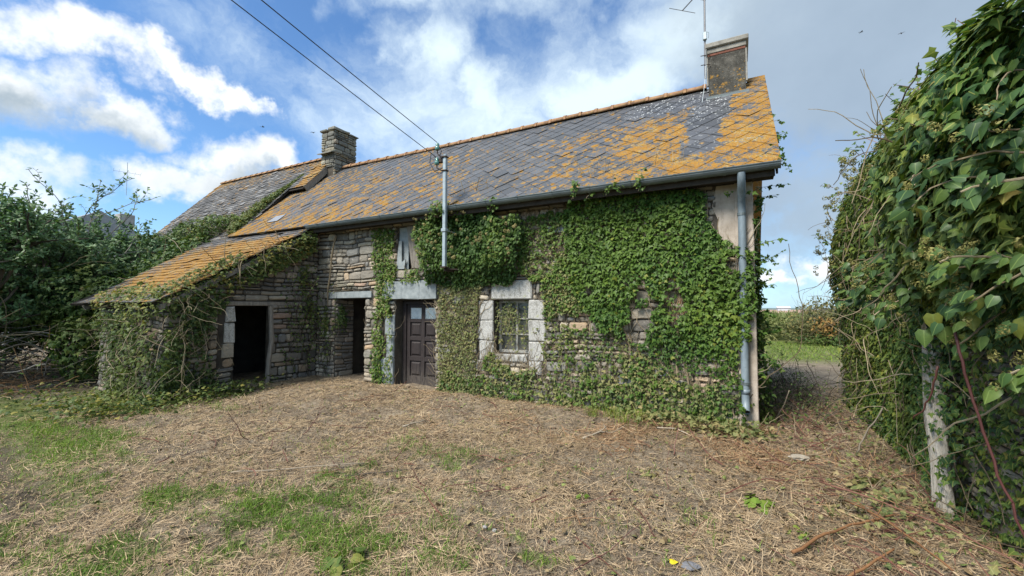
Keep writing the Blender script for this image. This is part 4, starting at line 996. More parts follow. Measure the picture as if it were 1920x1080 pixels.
def sample_poly(poly, n, grow=.0, edge=.12, fr=2.2):
    """random points in a polygon whose outline is broken up by noise"""
    poly = np.array(poly, float); c = poly.mean(0); lo, hi = poly.min(0)-.2, poly.max(0)+.2
    out = []
    while sum(map(len, out)) < n:
        q = RNG.uniform(lo, hi, (n*2, 2)); w = np.stack([fbm(np.c_[q*fr, np.full(len(q), 1.7)], 3)-.5, fbm(np.c_[q*fr, np.full(len(q), 9.1)], 3)-.5], -1)
        qq = q+w*edge*4; k = in_poly(qq[:, 0], qq[:, 1], poly); out.append(q[k])
    return np.concatenate(out)[:n]
def creepers(poly, n, L, r, face, rng, up=True, wander=.5, seg=.09, off=.012):
    """stems creeping over a wall; face(u,v,w) -> xyz"""
    P0 = sample_poly(poly, n); out = []
    for (u, v) in P0:
        a = rng.gauss(pi/2 if up else -pi/2, .5); pts = []; k = max(3, int(L*rng.uniform(.4, 1.3)/seg))
        for i in range(k):
            pts.append(face(u, v, off+rng.uniform(0, .015))); a += rng.gauss(0, wander*.5); a += (pi/2-a)*.12 if up else (-pi/2-a)*.12
            u += seg*cos(a); v += seg*sin(a)
        out.append((pts, r*rng.uniform(.6, 1.5)))
    return out
facade = lambda u, v, w: (u, FY-w, v)
def wall_leaves(q, off, smin, smax, face_n=(0, -1, 0), spread=.45, lift=.45, face=facade):
    n = len(q); P = np.array([face(u, v, 0) for u, v in q]); fn = np.array(face_n, float)
    P = P+fn*off[:, None]
    N = fn+jit(n, spread)+np.array([0, 0, lift]); T = np.array([0, 0, -1.])+fn*.25+jit(n, .45)
    S = smin+(smax-smin)*RNG.random(n)**1.4
    return P, N, T, S
rv = random.Random(31)

# dense ivy over the right half of the front wall
A_POLY = [(-2.52, 3.30), (-2.15, 3.46), (-1.71, 3.50), (-.99, 3.44), (-.3, 3.32), (-.27, 2.75), (-.06, 2.57), (.17, 2.36), (.15, 1.78), (.16, 1.2), (.03, .62), (-.06, .1), (-.96, .03), (-.97, .69), (-1.14, .99), (-1.45, 1.14), (-2.08, 1.46), (-2.3, 1.98), (-2.53, 2.79)]
iv = empty('ivy', 'dense dark green ivy covering the wall from the window to the downpipe', 'ivy', (-.5, 6.55, 0))
q = sample_poly(A_POLY, 12500, edge=.10)
hole = fbm(np.c_[q*1.5, np.full(len(q), 4.4)], 3)+.25*sstep(q[:, 1], 1.0, .3)*RNG.random(len(q)); q = q[(hole < .67) & (RNG.random(len(q)) < .34+.62*sstep(q[:, 1], .7, 1.3)+.35*sstep(q[:, 0], -.9, -.3))]
gapm = ((q[:, 0]+.83)/.13)**2+((q[:, 1]-1.75)/.38)**2 < 1; q = q[~(gapm & (RNG.random(len(q)) < .8))]
thick = .05+.20*fbm(np.c_[q*1.4, np.full(len(q), 2.2)], 3)*sstep(q[:, 1], .2, 1.6)
off = .02+thick*np.sqrt(RNG.random(len(q)))
smax = .055+.055*sstep(q[:, 1], .6, 1.6)
P, N, T, S = wall_leaves(q, off, .04, .1); S *= (.50+.26*sstep(q[:, 1], .5, 1.5))*(.8+.5*RNG.random(len(q)))
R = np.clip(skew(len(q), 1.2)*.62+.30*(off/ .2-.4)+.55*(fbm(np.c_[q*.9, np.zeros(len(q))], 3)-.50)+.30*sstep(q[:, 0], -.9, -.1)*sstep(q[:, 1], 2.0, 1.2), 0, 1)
R = np.where(RNG.random(len(R)) < .02, .97, np.minimum(R, .93))
o_ = np.argsort(-(S*(1+3*off)))
single_leaves('leaf', P[o_[:300]], N[o_[:300]], T[o_[:300]], S[o_[:300]], R[o_[:300]], IVY_O, M['ivy'], iv)
leaves_obj('foliage', P[o_[300:]], N[o_[300:]], T[o_[300:]], S[o_[300:]], R[o_[300:]], IVY_O, M['ivy'], iv)
tubes_obj('stem', creepers(A_POLY, 240, .9, .006, facade, rv, True, .5, .09, .05)+creepers([(-2.3, 1.4), (0, 1.4), (0, 0), (-1, 0)], 26, 2.2, .014, facade, rv, True, .4, .12, .03), M['stem'], iv)
tubes_obj('dead_stem', creepers([(-.98, 2.1), (-.68, 2.1), (-.66, 1.4), (-.98, 1.4)], 70, .45, .004, facade, rv, True, .8, .06, .04), M['rusty_straw'], iv)
# shoots past the eave and the corner, sprigs over the pipe
def sprig(P0, D, L, r, rng, leaf, droop=.3):
    p = Vector(P0); d = Vector(D).normalized(); pts = [p.copy()]; st = L/9
    for i in range(9):
        d = (d+Vector((rng.gauss(0, .16), rng.gauss(0, .16), rng.gauss(0, .16)-droop*.1))).normalized(); p = p+d*st; pts.append(p.copy())
    return [v[:] for v in pts]
L = []; LP = []
for i in range(34):
    z = rv.uniform(.5, 3.3); a = (.215, FY-rv.uniform(-.3, .0), z); pts = sprig(a, (rv.uniform(.2, .8), rv.uniform(-.3, .3), rv.uniform(-.5, .6)), rv.uniform(.1, .32)*(1.6 if rv.random() < .12 else 1), .003, rv, 0)
    L.append((pts, .004)); LP += [p for p in pts[2:] for _ in range(2 if rv.random() < .5 else 1)]
for i in range(16):
    a = (rv.choice((rv.uniform(-.1, .1), rv.uniform(-.4, .1))), FY-.1, rv.choice((2.45, 2.3, 1.9, 1.55, 1.4, .75, .35, 3.2))); pts = sprig(a, (rv.uniform(-.2, .8), -rv.uniform(.1, .5), rv.uniform(-.3, .3)), .22, .003, rv, 0)
    L.append((pts, .004)); LP += pts[2:]
for i in range(16):
    a = (rv.uniform(.3, .55), rv.uniform(6.3, 7.6), 3.45+rv.uniform(-.1, .1)); a = (a[0], a[1], EAVE[1]+(a[1]-6.35)*SLOPE-.08); pts = sprig(a, (rv.uniform(.2, 1), rv.uniform(-.3, .3), rv.uniform(-.2, .3)), rv.uniform(.08, .3), .003, rv, 0)
    L.append((pts, .003)); LP += pts[3:]
LP = np.array(LP); n = len(LP); tubes_obj('shoot', L, M['stem_dark'], iv)
leaves_obj('corner_foliage', LP+jit(n, .015), np.array([.1, -.7, .6])+jit(n, .5), np.array([.1, -.1, -.8])+jit(n, .5), RNG.uniform(.03, .075, n), skew(n, 1.)*.9, IVY_O, M['ivy'], iv)

# bushy flowering ivy beside the mast
bu = empty('flowering_ivy', 'bushy flowering ivy bulging from the wall under the gutter behind the mast', 'ivy', (-4.6, 6.45, 2.2))
B_POLY = [(-5.62, 3.42), (-5.07, 3.47), (-3.9, 3.47), (-3.27, 3.28), (-3.32, 2.6), (-3.5, 2.15), (-4.15, 1.98), (-4.81, 2.08), (-5.5, 2.2), (-5.45, 2.82)]
q = sample_poly(B_POLY, 6500, edge=.1)
lump = fbm(np.c_[q*1.9, np.full(len(q), 6.6)], 3); depth = (.12+.55*np.clip(lump-.28, 0, 1))*sstep(q[:, 1], 2.0, 2.5)+.06
off = .03+depth*RNG.random(len(q))**.55
P, N, T, S = wall_leaves(q, off, .04, .078, spread=.55, lift=.6)
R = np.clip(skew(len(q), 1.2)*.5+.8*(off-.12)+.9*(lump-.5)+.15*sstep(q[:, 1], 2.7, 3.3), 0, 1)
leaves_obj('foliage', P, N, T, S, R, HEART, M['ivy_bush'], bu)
tubes_obj('stem', creepers(B_POLY, 70, .8, .008, facade, rv), M['stem'], bu)
def umbels(C, rad, per, mat, parent, size=.012):
    n = len(C)*per; D = unit(RNG.normal(0, 1, (n, 3))); P = np.repeat(C, per, 0)+D*np.repeat(rad, per)[:, None]*RNG.uniform(.75, 1, (n, 1))
    leaves_obj('flower_cluster', P, D, RNG.normal(0, 1, (n, 3)), np.full(n, size)*RNG.uniform(.7, 1.3, n), RNG.random(n), OVAL, mat, parent, fold=.3)
k = (q[:, 1] > 2.5) & (lump > .42); idx = np.nonzero(k)[0]; idx = RNG.choice(idx, 62, False)
umbels(P[idx]*0+np.array([facade(q[i, 0], q[i, 1], .10+depth[i]) for i in idx])+np.array([0, 0, .04]), RNG.uniform(.02, .036, 62), 60, M['flower'], bu, .016)
# tops poking above the gutter
L = []; LP = []
for i in range(22):
    u = rv.choice((rv.uniform(-5.3, -3.3), rv.uniform(-2.3, -1.1), -4.95, -4.7)); pts = sprig((u, 6.33+rv.uniform(-.1, .05), 3.35), (rv.uniform(-.3, .3), -.25, 1), rv.uniform(.15, .36), .003, rv, 0, -.2); L.append((pts, .005)); LP += pts[2:]*2
LP = np.array(LP); n = len(LP); tubes_obj('shoot', L, M['stem'], bu)
leaves_obj('top_foliage', LP+jit(n, .03), np.array([0, -.6, .8])+jit(n, .5), np.array([0, -.3, -.6])+jit(n, .6), RNG.uniform(.04, .075, n), .3+.65*RNG.random(n), HEART, M['ivy_bush'], bu)

# thin, half dead ivy between door and window
cd = empty('dry_ivy', 'tan half dead creeper with tiny leaves between the brown door and the window', 'ivy', (-4.75, 6.65, 0))
C_POLY = [(-5.15, 2.10), (-4.0, 2.12), (-4.2, 1.75), (-4.27, .46), (-4.2, .05), (-5.14, .02)]
tubes_obj('stem', creepers(C_POLY, 520, .7, .0045, facade, rv, True, .8, .07, .03), M['stem'], cd)
q = sample_poly(C_POLY, 3900, edge=.05); off = .03+.08*RNG.random(len(q))
P, N, T, S = wall_leaves(q, off, .02, .048, spread=.6, lift=.5)
R = np.clip(RNG.random(len(q))*.75+.5*(fbm(np.c_[q*2.2, np.full(len(q), 3.3)], 3)-.35), 0, 1); leaves_obj('foliage', P, N, T, S, R, IVY_O, M['ivy_dry'], cd)

# small leaved ivy round and below the window
wi = empty('small_leaved_ivy', 'sparse small leaved ivy round the window and along the wall foot right of it', 'ivy', (-2.2, 6.65, 0))
W_POLYS = [([(-3.3, 3.25), (-2.5, 3.33), (-2.35, 2.51), (-2.15, 1.81), (-2.88, 1.45), (-2.95, 2.1), (-3.15, 2.2), (-3.4, 2.4)], 3300), ([(-2.92, 1.45), (-2.08, 1.5), (-1.3, 1.16), (-.95, .8), (-.97, -.02), (-2.64, -.02), (-2.92, .55)], 1500), ([(-5.1, .45), (-2.92, .5), (-.95, .62), (.08, .6), (.07, -.06), (-1.35, -.06), (-3.13, -.05), (-5.1, -.02)], 3600), ([(-4.2, .55), (-3.0, .5), (-3.0, .72), (-3.5, .66), (-4.0, .75)], 420), ([(-1.6, 1.0), (-.9, .9), (-.8, .5), (-1.6, .5)], 350)]
Q = []; L = []
for poly, n in W_POLYS:
    q = sample_poly(poly, n, edge=.12); g = fbm(np.c_[q*2.0, np.full(len(q), 8.8)], 3); q = q[(g > .40) | (RNG.random(len(q)) < .3)]; Q.append(q); L += creepers(poly, n//6, .6, .004, facade, rv, True, .8, .07, .025)
q = np.concatenate(Q); off = .02+.09*RNG.random(len(q)); P, N, T, S = wall_leaves(q, off, .025, .065, spread=.55)
R = np.clip(RNG.random(len(q))*.65+.7*(fbm(np.c_[q*1.6, np.full(len(q), 5.3)], 3)-.35), 0, 1); leaves_obj('foliage', P, N, T, S, R, IVY_O, M['ivy_dry'], wi)
q2 = q[(RNG.random(len(q)) < .30+.5*(q[:, 1] > 2.0))]; off = .02+.11*RNG.random(len(q2)); P, N, T, S = wall_leaves(q2, off, .035, .07)
leaves_obj('darker_foliage', P, N, T, S, skew(len(q2), 1.2)*.9, IVY_O, M['ivy'], wi); tubes_obj('stem', L, M['stem'], wi)
# strands hanging in the window
L = []; LP = []
for i in range(20):
    u = rv.choice((rv.uniform(-3.9, -3.5), rv.uniform(-3.9, -3.3))); pts = sprig((u, 6.80, rv.uniform(1.5, 1.82)), (rv.uniform(-.1, .4), -.05, -1), rv.uniform(.25, .8), .002, rv, 0, .5); L.append((pts, .0025)); LP += pts*2
LP = np.array(LP); LP[:, 1] = np.minimum(LP[:, 1], 6.86); n = len(LP); tubes_obj('strand', L, M['stem'], wi)
leaves_obj('strand_foliage', LP+jit(n, .02), np.array([0, -1, .3])+jit(n, .4), np.array([0, -.2, -1])+jit(n, .4), RNG.uniform(.025, .055, n), RNG.random(n)*.8, IVY_O, M['ivy_dry'], wi)

# narrow ivy strip climbing beside the loft slit, and round the door jambs
st = empty('ivy_strip', 'narrow bright ivy strip climbing between bare stones and the loft slit', 'ivy', (-6.5, 6.65, 0))
D_POLYS = [([(-6.95, 3.38), (-6.25, 3.34), (-6.22, 2.51), (-6.3, 1.9), (-6.4, 1.5), (-6.72, 1.5), (-6.8, 2.54)], 1250), ([(-6.85, 1.6), (-6.62, 1.6), (-6.6, .1), (-7.0, .0), (-6.85, .9)], 380), ([(-6.7, 1.1), (-6.5, 1.1), (-6.4, .0), (-6.9, -.02)], 180), ([(-6.45, 1.8), (-6.36, 1.8), (-6.34, .0), (-6.44, .0)], 90), ([(-5.95, 2.5), (-5.7, 2.5), (-5.6, 2.2), (-6.1, 2.2)], 120), ([(-5.8, 3.3), (-5.55, 3.3), (-5.5, 2.5), (-5.6, 2.5)], 70)]
Q = []; L = []
for poly, n in D_POLYS: q = sample_poly(poly, n, edge=.07); Q.append(q); L += creepers(poly, n//9, .5, .004, facade, rv, True, .7, .07, .02)
q = np.concatenate(Q); off = .035+.09*RNG.random(len(q)); P, N, T, S = wall_leaves(q, off, .03, .068); R = np.clip(.15+RNG.random(len(q))*.8, 0, 1)
leaves_obj('foliage', P, N, T, S, R, IVY_O, M['ivy'], st); k = RNG.random(len(q)) < .4
leaves_obj('pale_foliage', P[k]+jit(k.sum(), .02), N[k], T[k], S[k]*.8, R[k], IVY_O, M['ivy_dry'], st); tubes_obj('stem', L, M['stem'], st)
# withered climber in the corner between shed and cottage
wc = empty('withered_climber', 'withered bare climber hanging in the corner between shed and cottage', 'climber', (-8.5, 6.5, 0))
cornr = lambda u, v, w: (-8.62+u*.35+w, 6.62-u, v)
L = []; LP = []
for i in range(90):
    y = rv.uniform(5.9, 6.66); z0 = rv.uniform(.0, 1.6); x = SX+.04+rv.random()*.05 if rv.random() < .6 else rv.uniform(-8.68, -8.15)
    if x > SX+.1: y = FY-.05
    pts = sprig((x, y, z0), (rv.gauss(0, .25), rv.gauss(0, .2), 1), rv.uniform(.4, 1.5), .004, rv, 0, -.1); pts = [(max(p[0], SX+.035), min(p[1], FY-.04), p[2]) for p in pts]; L.append((pts, rv.uniform(.003, .008)))
    if rv.random() < .55: LP += pts[2:]
tubes_obj('stem', L, M['stem_dark'], wc)
m = MB(); m.tube([(-8.02, FY-.1, 3.28), (-8.06, FY-.12, 3.1), (-8.15, FY-.1, 2.8), (-8.22, FY-.07, 2.45), (-8.25, FY-.1, 2.1), (-8.3, FY-.06, 1.7)], [.022, .016, .018, .015, .017, .01], 6); m.rn = .8; m.build('bare_stem', M['stem'], wc)
LP = np.array(LP); n = len(LP); leaves_obj('foliage', LP+jit(n, .03), np.array([.6, -.6, .4])+jit(n, .4), np.array([0, 0, -1])+jit(n, .4), RNG.uniform(.03, .06, n), RNG.random(n)*.9, IVY_O, M['ivy_shed'], wc)
for zc, yc in ((2.35, 6.3), (1.6, 6.45), (1.3, FY)):
    q = np.c_[RNG.normal(0, .12, 120), RNG.normal(0, .16, 120)]; P = np.c_[SX+.06+.1*RNG.random(120)+(.25 if yc == FY else 0), np.minimum(yc+q[:, 0], FY-.05), zc+q[:, 1]]
    leaves_obj('leaf_tuft', P, np.array([.6, -.6, .4])+jit(120, .4), np.array([0, 0, -1])+jit(120, .4), RNG.uniform(.035, .065, 120), .3+.6*RNG.random(120), IVY_O, M['ivy_shed'], wc)
P = np.c_[-8.11+.05+.06*RNG.random(120), 6.84+RNG.normal(0, .1, 120), 1.42+RNG.normal(0, .13, 120)]
leaves_obj('reveal_tuft', P, np.array([.9, -.3, .4])+jit(120, .4), np.array([0, 0, -1])+jit(120, .4), RNG.uniform(.04, .07, 120), RNG.random(120)*.6, IVY_O, M['ivy_shed'], wc)

# ivy on the shed
sv = empty('shed_ivy', 'tangled ivy hanging over the shed corner and spilling onto its orange roof', 'ivy', (-9.2, 3.6, 0))
sideF = lambda u, v, w: (SX+w, u, v)
frontF = lambda u, v, w: (u, SY-w, v)
q = sample_poly([(3.66, 1.66), (4.3, 1.95), (4.6, 1.85), (4.5, 1.6), (4.3, .9), (4.5, .3), (4.6, -.05), (3.62, -.05)], 2300, edge=.1); off = .03+.22*RNG.random(len(q))**1.3*(.5+.5*sstep(q[:, 1], .2, .9))
P, N, T, S = wall_leaves(q, off, .04, .10, (1, 0, 0), face=sideF, spread=.5); R1 = np.clip(skew(len(q), 1.2)*.85+.3*(off-.12), 0, 1); A = [(P, N, T, S, R1)]
q = sample_poly([(-10.9, 1.6), (-8.7, 1.62), (-8.68, -.05), (-10.4, -.05), (-10.6, .8)], 2600, edge=.12); off = .03+.25*RNG.random(len(q))**1.3; P, N, T, S = wall_leaves(q, off, .04, .10, (0, -1, 0), face=frontF, spread=.5); A.append((P, N, T, S, np.clip(skew(len(q), 1.1)*.9, 0, 1)))
# over the verge, from the eave corner up to the main gutter
n = 2300; y = 3.5+3.0*RNG.random(n)**.85; w = fbm(np.c_[y*1.6, y*0, y*0+3], 3); spill = (.14+.5*np.clip(w-.35, 0, 1))*np.where(y < 5.2, 1, .65)
x = SX+.16-spill*1.6*RNG.random(n)**1.8*(y < 5.0)+RNG.normal(0, .05, n); z = shedz(y)+.04+(.16*RNG.random(n)*(y < 5))-(x > SX+.02)*RNG.random(n)*(.30+.25*(y > 4.6))
z = z-.05*(x > SX+.02); P = np.c_[np.where(x > SX+.02, np.maximum(x, SX+.06), x), y, z]
A.append((P, np.array([.5, -.4, .7])+jit(n, .45), np.array([.2, -.2, -.8])+jit(n, .5), RNG.uniform(.04, .09, n), np.clip(.25+.7*RNG.random(n), 0, 1)))
n = 620; x = -10.9+2.4*RNG.random(n); y = 3.44+.5*RNG.random(n)**2*fbm(np.c_[x*1.5, x*0, x*0], 3)*1.8; z = shedz(y)+.05+.14*RNG.random(n)-.25*RNG.random(n)*(y < 3.5)
A.append((np.c_[x, y, z], np.array([.1, -.6, .8])+jit(n, .45), np.array([0, -.3, -.8])+jit(n, .5), RNG.uniform(.04, .085, n), np.clip(.4+.6*RNG.random(n), 0, 1)))
P, N, T, S, R = [np.concatenate([a[i] for a in A]) for i in range(5)]
hole = fbm(P*1.7+3.7, 3); k = (hole < .56) | (RNG.random(len(P)) < .22) | (P[:, 2] > 1.5); P, N, T, S, R = P[k], N[k], T[k], S[k]*.85, R[k]
R = np.clip(R+.9*(fbm(P*1.3+1.1, 3)-.5)-.12*sstep(P[:, 2], 1.5, .9), 0, 1)
leaves_obj('foliage', P, N, T, S, R, IVY_O, M['ivy_shed'], sv)
L = []
for i in range(150):
    if rv.random() < .5: a = (SX+.1+rv.random()*.2, rv.uniform(3.6, 4.4), rv.uniform(.1, 1.9)); d = (rv.uniform(0, .6), rv.gauss(-.15, .35), rv.gauss(-.3, .5))
    else: a = (rv.uniform(-11, -8.7), SY-.1-rv.random()*.2, rv.uniform(.1, 1.7)); d = (rv.gauss(0, .6), -rv.uniform(0, .6), rv.gauss(-.2, .5))
    L.append((sprig(a, d, rv.uniform(.25, .75), .004, rv, 0, .5), rv.uniform(.002, .006)))
for i in range(40):
    y = rv.uniform(3.7, 6.2); L.append((sprig((SX+.15, y, shedz(y)+.05), (.3, rv.gauss(-.6, .5), rv.gauss(0, .4)), rv.uniform(.3, .8), .004, rv, 0, .4), rv.uniform(.004, .009)))
tubes_obj('stem', L, M['stem'], sv)

# ---------------------------------------------------------------- ivy covered wall on the right
hw = empty('ivy_covered_wall', 'tall garden wall smothered in large glossy ivy at the right edge', 'wall', (1.8, 6, 0))
HX = 1.60
m = MB(); m.box(HX, HX+.5, 2.2, 9.0, -.3, 2.9); m.build('wall_core', M['mortar'], hw)
rs = random.Random(41)
lay_stones([r for r in courses(2.2, 5.6, -.1, 1.7, .08, .17, .14, .42, rs, lambda r: [r])], lambda u, v, w: (HX-w, u, v), M['stone'], hw, rs, (.01, .04), 110, lambda r: abs((r[0]+r[1])/2-4.3)+abs((r[2]+r[3])/2-.9))
def bulge(y, z):
    b = .06+.07*sstep(z, .3, 1.6)+.33*sstep(z, 1.35, 2.0)*sstep(y, 5.5, 4.4)+.10*sstep(z, 1.6, 2.6)
    return b*(.65+.7*fbm(np.c_[y*1.1, z*1.1, y*0+1.5], 3))
def ztop(y): return 3.50-.22*sstep(y, 5.2, 4.3)-.9*sstep(y, 7.4, 9.4)+.30*(fbm(np.c_[y*1.3, y*0, y*0+7], 3)-.5)
n = 52000; y = 3.0+6.35*RNG.random(n)**1.15; z = -.05+RNG.random(n)*3.75; k = z < ztop(y)
bare = (y < 5.35) & (y > 3.2) & (z < 1.42+.25*(fbm(np.c_[y*3, z*3, y*0], 3)-.5)); k &= ~(bare & (RNG.random(n) < .74)); y, z = y[k], z[k]; n = len(y)
b = bulge(y, z); dep = b*np.sqrt(RNG.random(n)); rr = sstep(z, ztop(y)-.5, ztop(y)); dep = dep*(1-.28*rr)+.02
end = sstep(y, 8.7, 9.35); x = HX-dep+end*.35*RNG.random(n)
P = np.c_[x, y+end*.0, z]
near = sstep(z, 1.2, 2.0)*sstep(y, 6.2, 4.0)
S = (.030+.034*RNG.random(n)**1.5)*(1+.50*near+.15*sstep(z, 1.5, 2.8))
N = np.array([-1, -.15, .35])+jit(n, .42)+np.c_[rr*0, end*.8, rr*.8]; T = np.array([-.25, -.1, -1.])+jit(n, .42)
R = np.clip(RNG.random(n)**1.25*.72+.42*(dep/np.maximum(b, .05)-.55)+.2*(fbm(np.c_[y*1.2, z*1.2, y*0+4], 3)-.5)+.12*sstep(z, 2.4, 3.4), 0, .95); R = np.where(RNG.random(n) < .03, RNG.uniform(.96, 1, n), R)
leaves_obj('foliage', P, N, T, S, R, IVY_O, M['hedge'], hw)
# over the top of the wall
n = 5200; y = 2.6+6.5*RNG.random(n); x = HX-.10-.34*sstep(y, 5.5, 4.4)+1.0*RNG.random(n); z = ztop(y)-.03+.05*RNG.normal(0, 1, n)-.15*np.abs(x-HX-.15)
leaves_obj('top_foliage', np.c_[x, y, z], np.array([-.3, -.2, 1])+jit(n, .45), np.array([-.5, -.2, -.5])+jit(n, .5), RNG.uniform(.05, .09, n), np.clip(RNG.random(n)*.9, 0, 1), IVY_O, M['hedge'], hw)
# adult ivy reaching out toward the yard at the near end: leafy boughs, every leaf its own object
boughs = []; BL = []; FL = []
rb = random.Random(77)
for i in range(44):
    y0 = rb.uniform(2.7, 4.9); zz = rb.uniform(1.7, 2.85)
    p0 = (HX-.25, y0, zz); d = (-1, rb.gauss(-.35, .35), rb.gauss(.05, .35)); ln = rb.uniform(.3, .62)*(1.1 if zz < 2.4 else .85)
    pts = sprig(p0, d, ln, .004, rb, 0, .6); boughs.append((pts, rb.uniform(.005, .009)))
    BL += [(p, 1) for p in pts[3:]]*2+[(pts[-1], 2)]*2
    if rb.random() < .55 and zz < 2.9: FL.append(pts[-1])
# the drooping pale spray and cluster just above the dead trunk
for (cx, cy, cz) in ((1.02, 3.32, 1.55), (1.08, 3.45, 1.80), (1.13, 3.05, 1.62), (1.0, 3.15, 1.9), (1.12, 2.95, 1.32), (1.05, 3.6, 2.1), (1.15, 2.8, 1.95)):
    pts = sprig((HX-.2, cy+.1, cz+.12), (cx-HX+.2, -.1, -.08), (HX-.2-cx), .004, rb, 0, .3); boughs.append((pts, .008)); BL += [(p, 2) for p in pts[4:]]+[(pts[-1], 3)]*3; FL.append(pts[-1])
for (px_, py_, pz_) in ((1.02, 3.32, 1.60), (1.06, 3.36, 1.62), (1.05, 3.28, 1.66), (1.10, 3.30, 1.60), (1.08, 3.22, 1.70)): BL.append(((px_, py_, pz_), 4))
tubes_obj('bough', boughs, M['stem'], hw, 5)
BLp = np.array([b[0] for b in BL]); BLk = np.array([b[1] for b in BL]); n = len(BLp)
Pb = BLp+jit(n, .035); Sb = RNG.uniform(.042, .088, n)*(1+.10*BLk); Rb = np.clip(RNG.random(n)**1.2*.85+.05*(BLk-1), 0, 1); Rb[BLk >= 3] = np.clip(.72+.28*RNG.random((BLk >= 3).sum()), 0, .999)
Nb = np.array([-.7, -.55, .75])+jit(n, .38); Tb = np.array([-.45, -.25, -.75])+jit(n, .42)
Nb[BLk == 4] = np.array([-.35, -.9, .25])+jit((BLk == 4).sum(), .15); Tb[BLk == 4] = np.array([0, 0, -1.])+jit((BLk == 4).sum(), .2); Sb[BLk == 4] = .105
k = np.argsort(np.hypot(Pb[:, 0], Pb[:, 1])-Sb*4-(BLk == 4)*9)
single_leaves('leaf', Pb[k[:300]], Nb[k[:300]], Tb[k[:300]], Sb[k[:300]], Rb[k[:300]], HEART, M['hedge_big'], hw, fold=.16, curl=.22)
if n > 300: leaves_obj('bough_foliage', Pb[k[300:]], Nb[k[300:]], Tb[k[300:]], Sb[k[300:]], Rb[k[300:]], HEART, M['hedge_big'], hw, fold=.16, curl=.22)
FLc = np.repeat(np.array(FL), 5, 0)+jit(len(FL)*5, .055)+np.array([0, 0, .03]); umbels(FLc, RNG.uniform(.02, .034, len(FLc)), 30, M['hedge_flower'], hw, .015)
# far end flowers and shoots against the sky
n = 70; y = RNG.uniform(6.4, 9.3, n); C_ = np.c_[HX-.25-.15*RNG.random(n), y, ztop(y)-.5*RNG.random(n)**1.5+.03]; umbels(C_, RNG.uniform(.025, .045, n), 34, M['hedge_flower'], hw, .02)
L = []; LP = []
for i in range(40):
    y = rb.uniform(3.2, 9.3); zt = float(ztop(np.array([y]))[0]); top = rb.random() < .75
    a = (HX-rb.uniform(.1, .35), y, zt if top else rb.uniform(1.2, zt)); d = (rb.uniform(-.9, .2), rb.gauss(.2, .5), rb.uniform(.3, 1) if top else rb.uniform(-.2, .4)); pts = sprig(a, d, rb.uniform(.10, .34), .003, rb, 0, .1); L.append((pts, .0045)); LP += pts[5:]
LP = np.array(LP); n = len(LP); tubes_obj('shoot', L, M['bramble'], hw); leaves_obj('shoot_foliage', LP+jit(n, .02), np.array([-.4, -.6, .6])+jit(n, .5), np.array([-.3, 0, -.4])+jit(n, .6), RNG.uniform(.03, .08, n), .2+.7*RNG.random(n), IVY_O, M['hedge'], hw)
L = []
for i in range(230):
    y = rb.uniform(3.6, 8.8); z = rb.uniform(.0, 3.2); L.append((sprig((HX-.05-float(bulge(np.array([y]), np.array([z]))[0])*.9, y, z), (rb.gauss(-.1, .2), rb.gauss(0, .6), rb.gauss(-.2, .8)), rb.uniform(.2, .9), .004, rb, 0, .3), rb.uniform(.0025, .007)))
tubes_obj('stem', L, M['stem'], hw)
n = 420; z = 1.5*RNG.random(n)**.8; P = np.c_[1.345+.13*RNG.random(n), 4.70+RNG.normal(0, .2, n), z]; leaves_obj('trunk_foliage', P, np.array([-.8, -.5, .4])+jit(n, .4), np.array([-.1, -.1, -1])+jit(n, .5), RNG.uniform(.03, .06, n), RNG.random(n)*.9, IVY_O, M['hedge'], hw)
# bleached dead trunk against the bare stretch of wall
dt = empty('dead_tree', 'bleached splintered dead ivy trunk leaning on the bare stretch of wall', 'trunk', (1.45, 4.75, 0))
for off_, r, t0, t1, nm in ((0, .046, 1.42, .02, 'trunk'), (.085, .032, 1.25, .05, 'trunk'), (.15, .02, .8, .02, 'splinter')):
    m = MB(); n = 15; k = 12; vs = []
    for i in range(n):
        t = i/(n-1); z = t0+(t1-t0)*t; cx = 1.43-.02*t; cy = 4.86-off_*1.1-.14*t+.012*sin(t*6+off_*30)
        for j in range(k):
            a = 2*pi*j/k; rr_ = r*(1+.9*(fbm(np.array([[cos(a)*2.2+off_*9, sin(a)*2.2, z*1.1]]), 3)[0]-.5)+.2*sin(j*2.5))*(1.0+.35*t*t)
            vs.append((cx+rr_*cos(a), cy+rr_*sin(a), z+(.12*RNG.random() if i == 0 else 0)))
    m.add(vs, [(i*k+j, i*k+(j+1) % k, (i+1)*k+(j+1) % k, (i+1)*k+j) for i in range(n-1) for j in range(k)]+[list(range(k))]); m.build(nm, M['deadwood'], dt, True)
def cane(name, label, cat, pts, r, mat, rn=.5, n=7, group=None, side=0, thorn=False):
    m = MB(); m.rn = rn; P = [Vector(p) for p in pts]; Q = []
    for i in range(len(P)-1):
        for j in range(4): Q.append(P[i].lerp(P[i+1], j/4)+Vector((rb.gauss(0, .004), rb.gauss(0, .004), rb.gauss(0, .003)))*(1 if j else 0))
    Q.append(P[-1]); k = len(Q); m.tube(Q, [r*(1-.35*i/(k-1)) for i in range(k)], n)
    for s_ in range(side):
        i = rb.randrange(1, k-2); d = Vector((rb.gauss(0, 1), rb.gauss(0, 1), abs(rb.gauss(0, .6)))).normalized(); l = rb.uniform(.04, .14); m.tube([Q[i], Q[i]+d*l*.5, Q[i]+d*l+Vector((0, 0, .01))], [r*.55, r*.4, r*.2], 5)
    if thorn:
        for i in range(1, k-1):
            d = Vector((rb.gauss(0, 1), rb.gauss(0, 1), rb.gauss(0, 1))).normalized(); m.tube([Q[i], Q[i]+d*(r+.012)], [r*.5, .0004], 4)
    return tag(m.build(name, mat, None, True), label, cat, group)
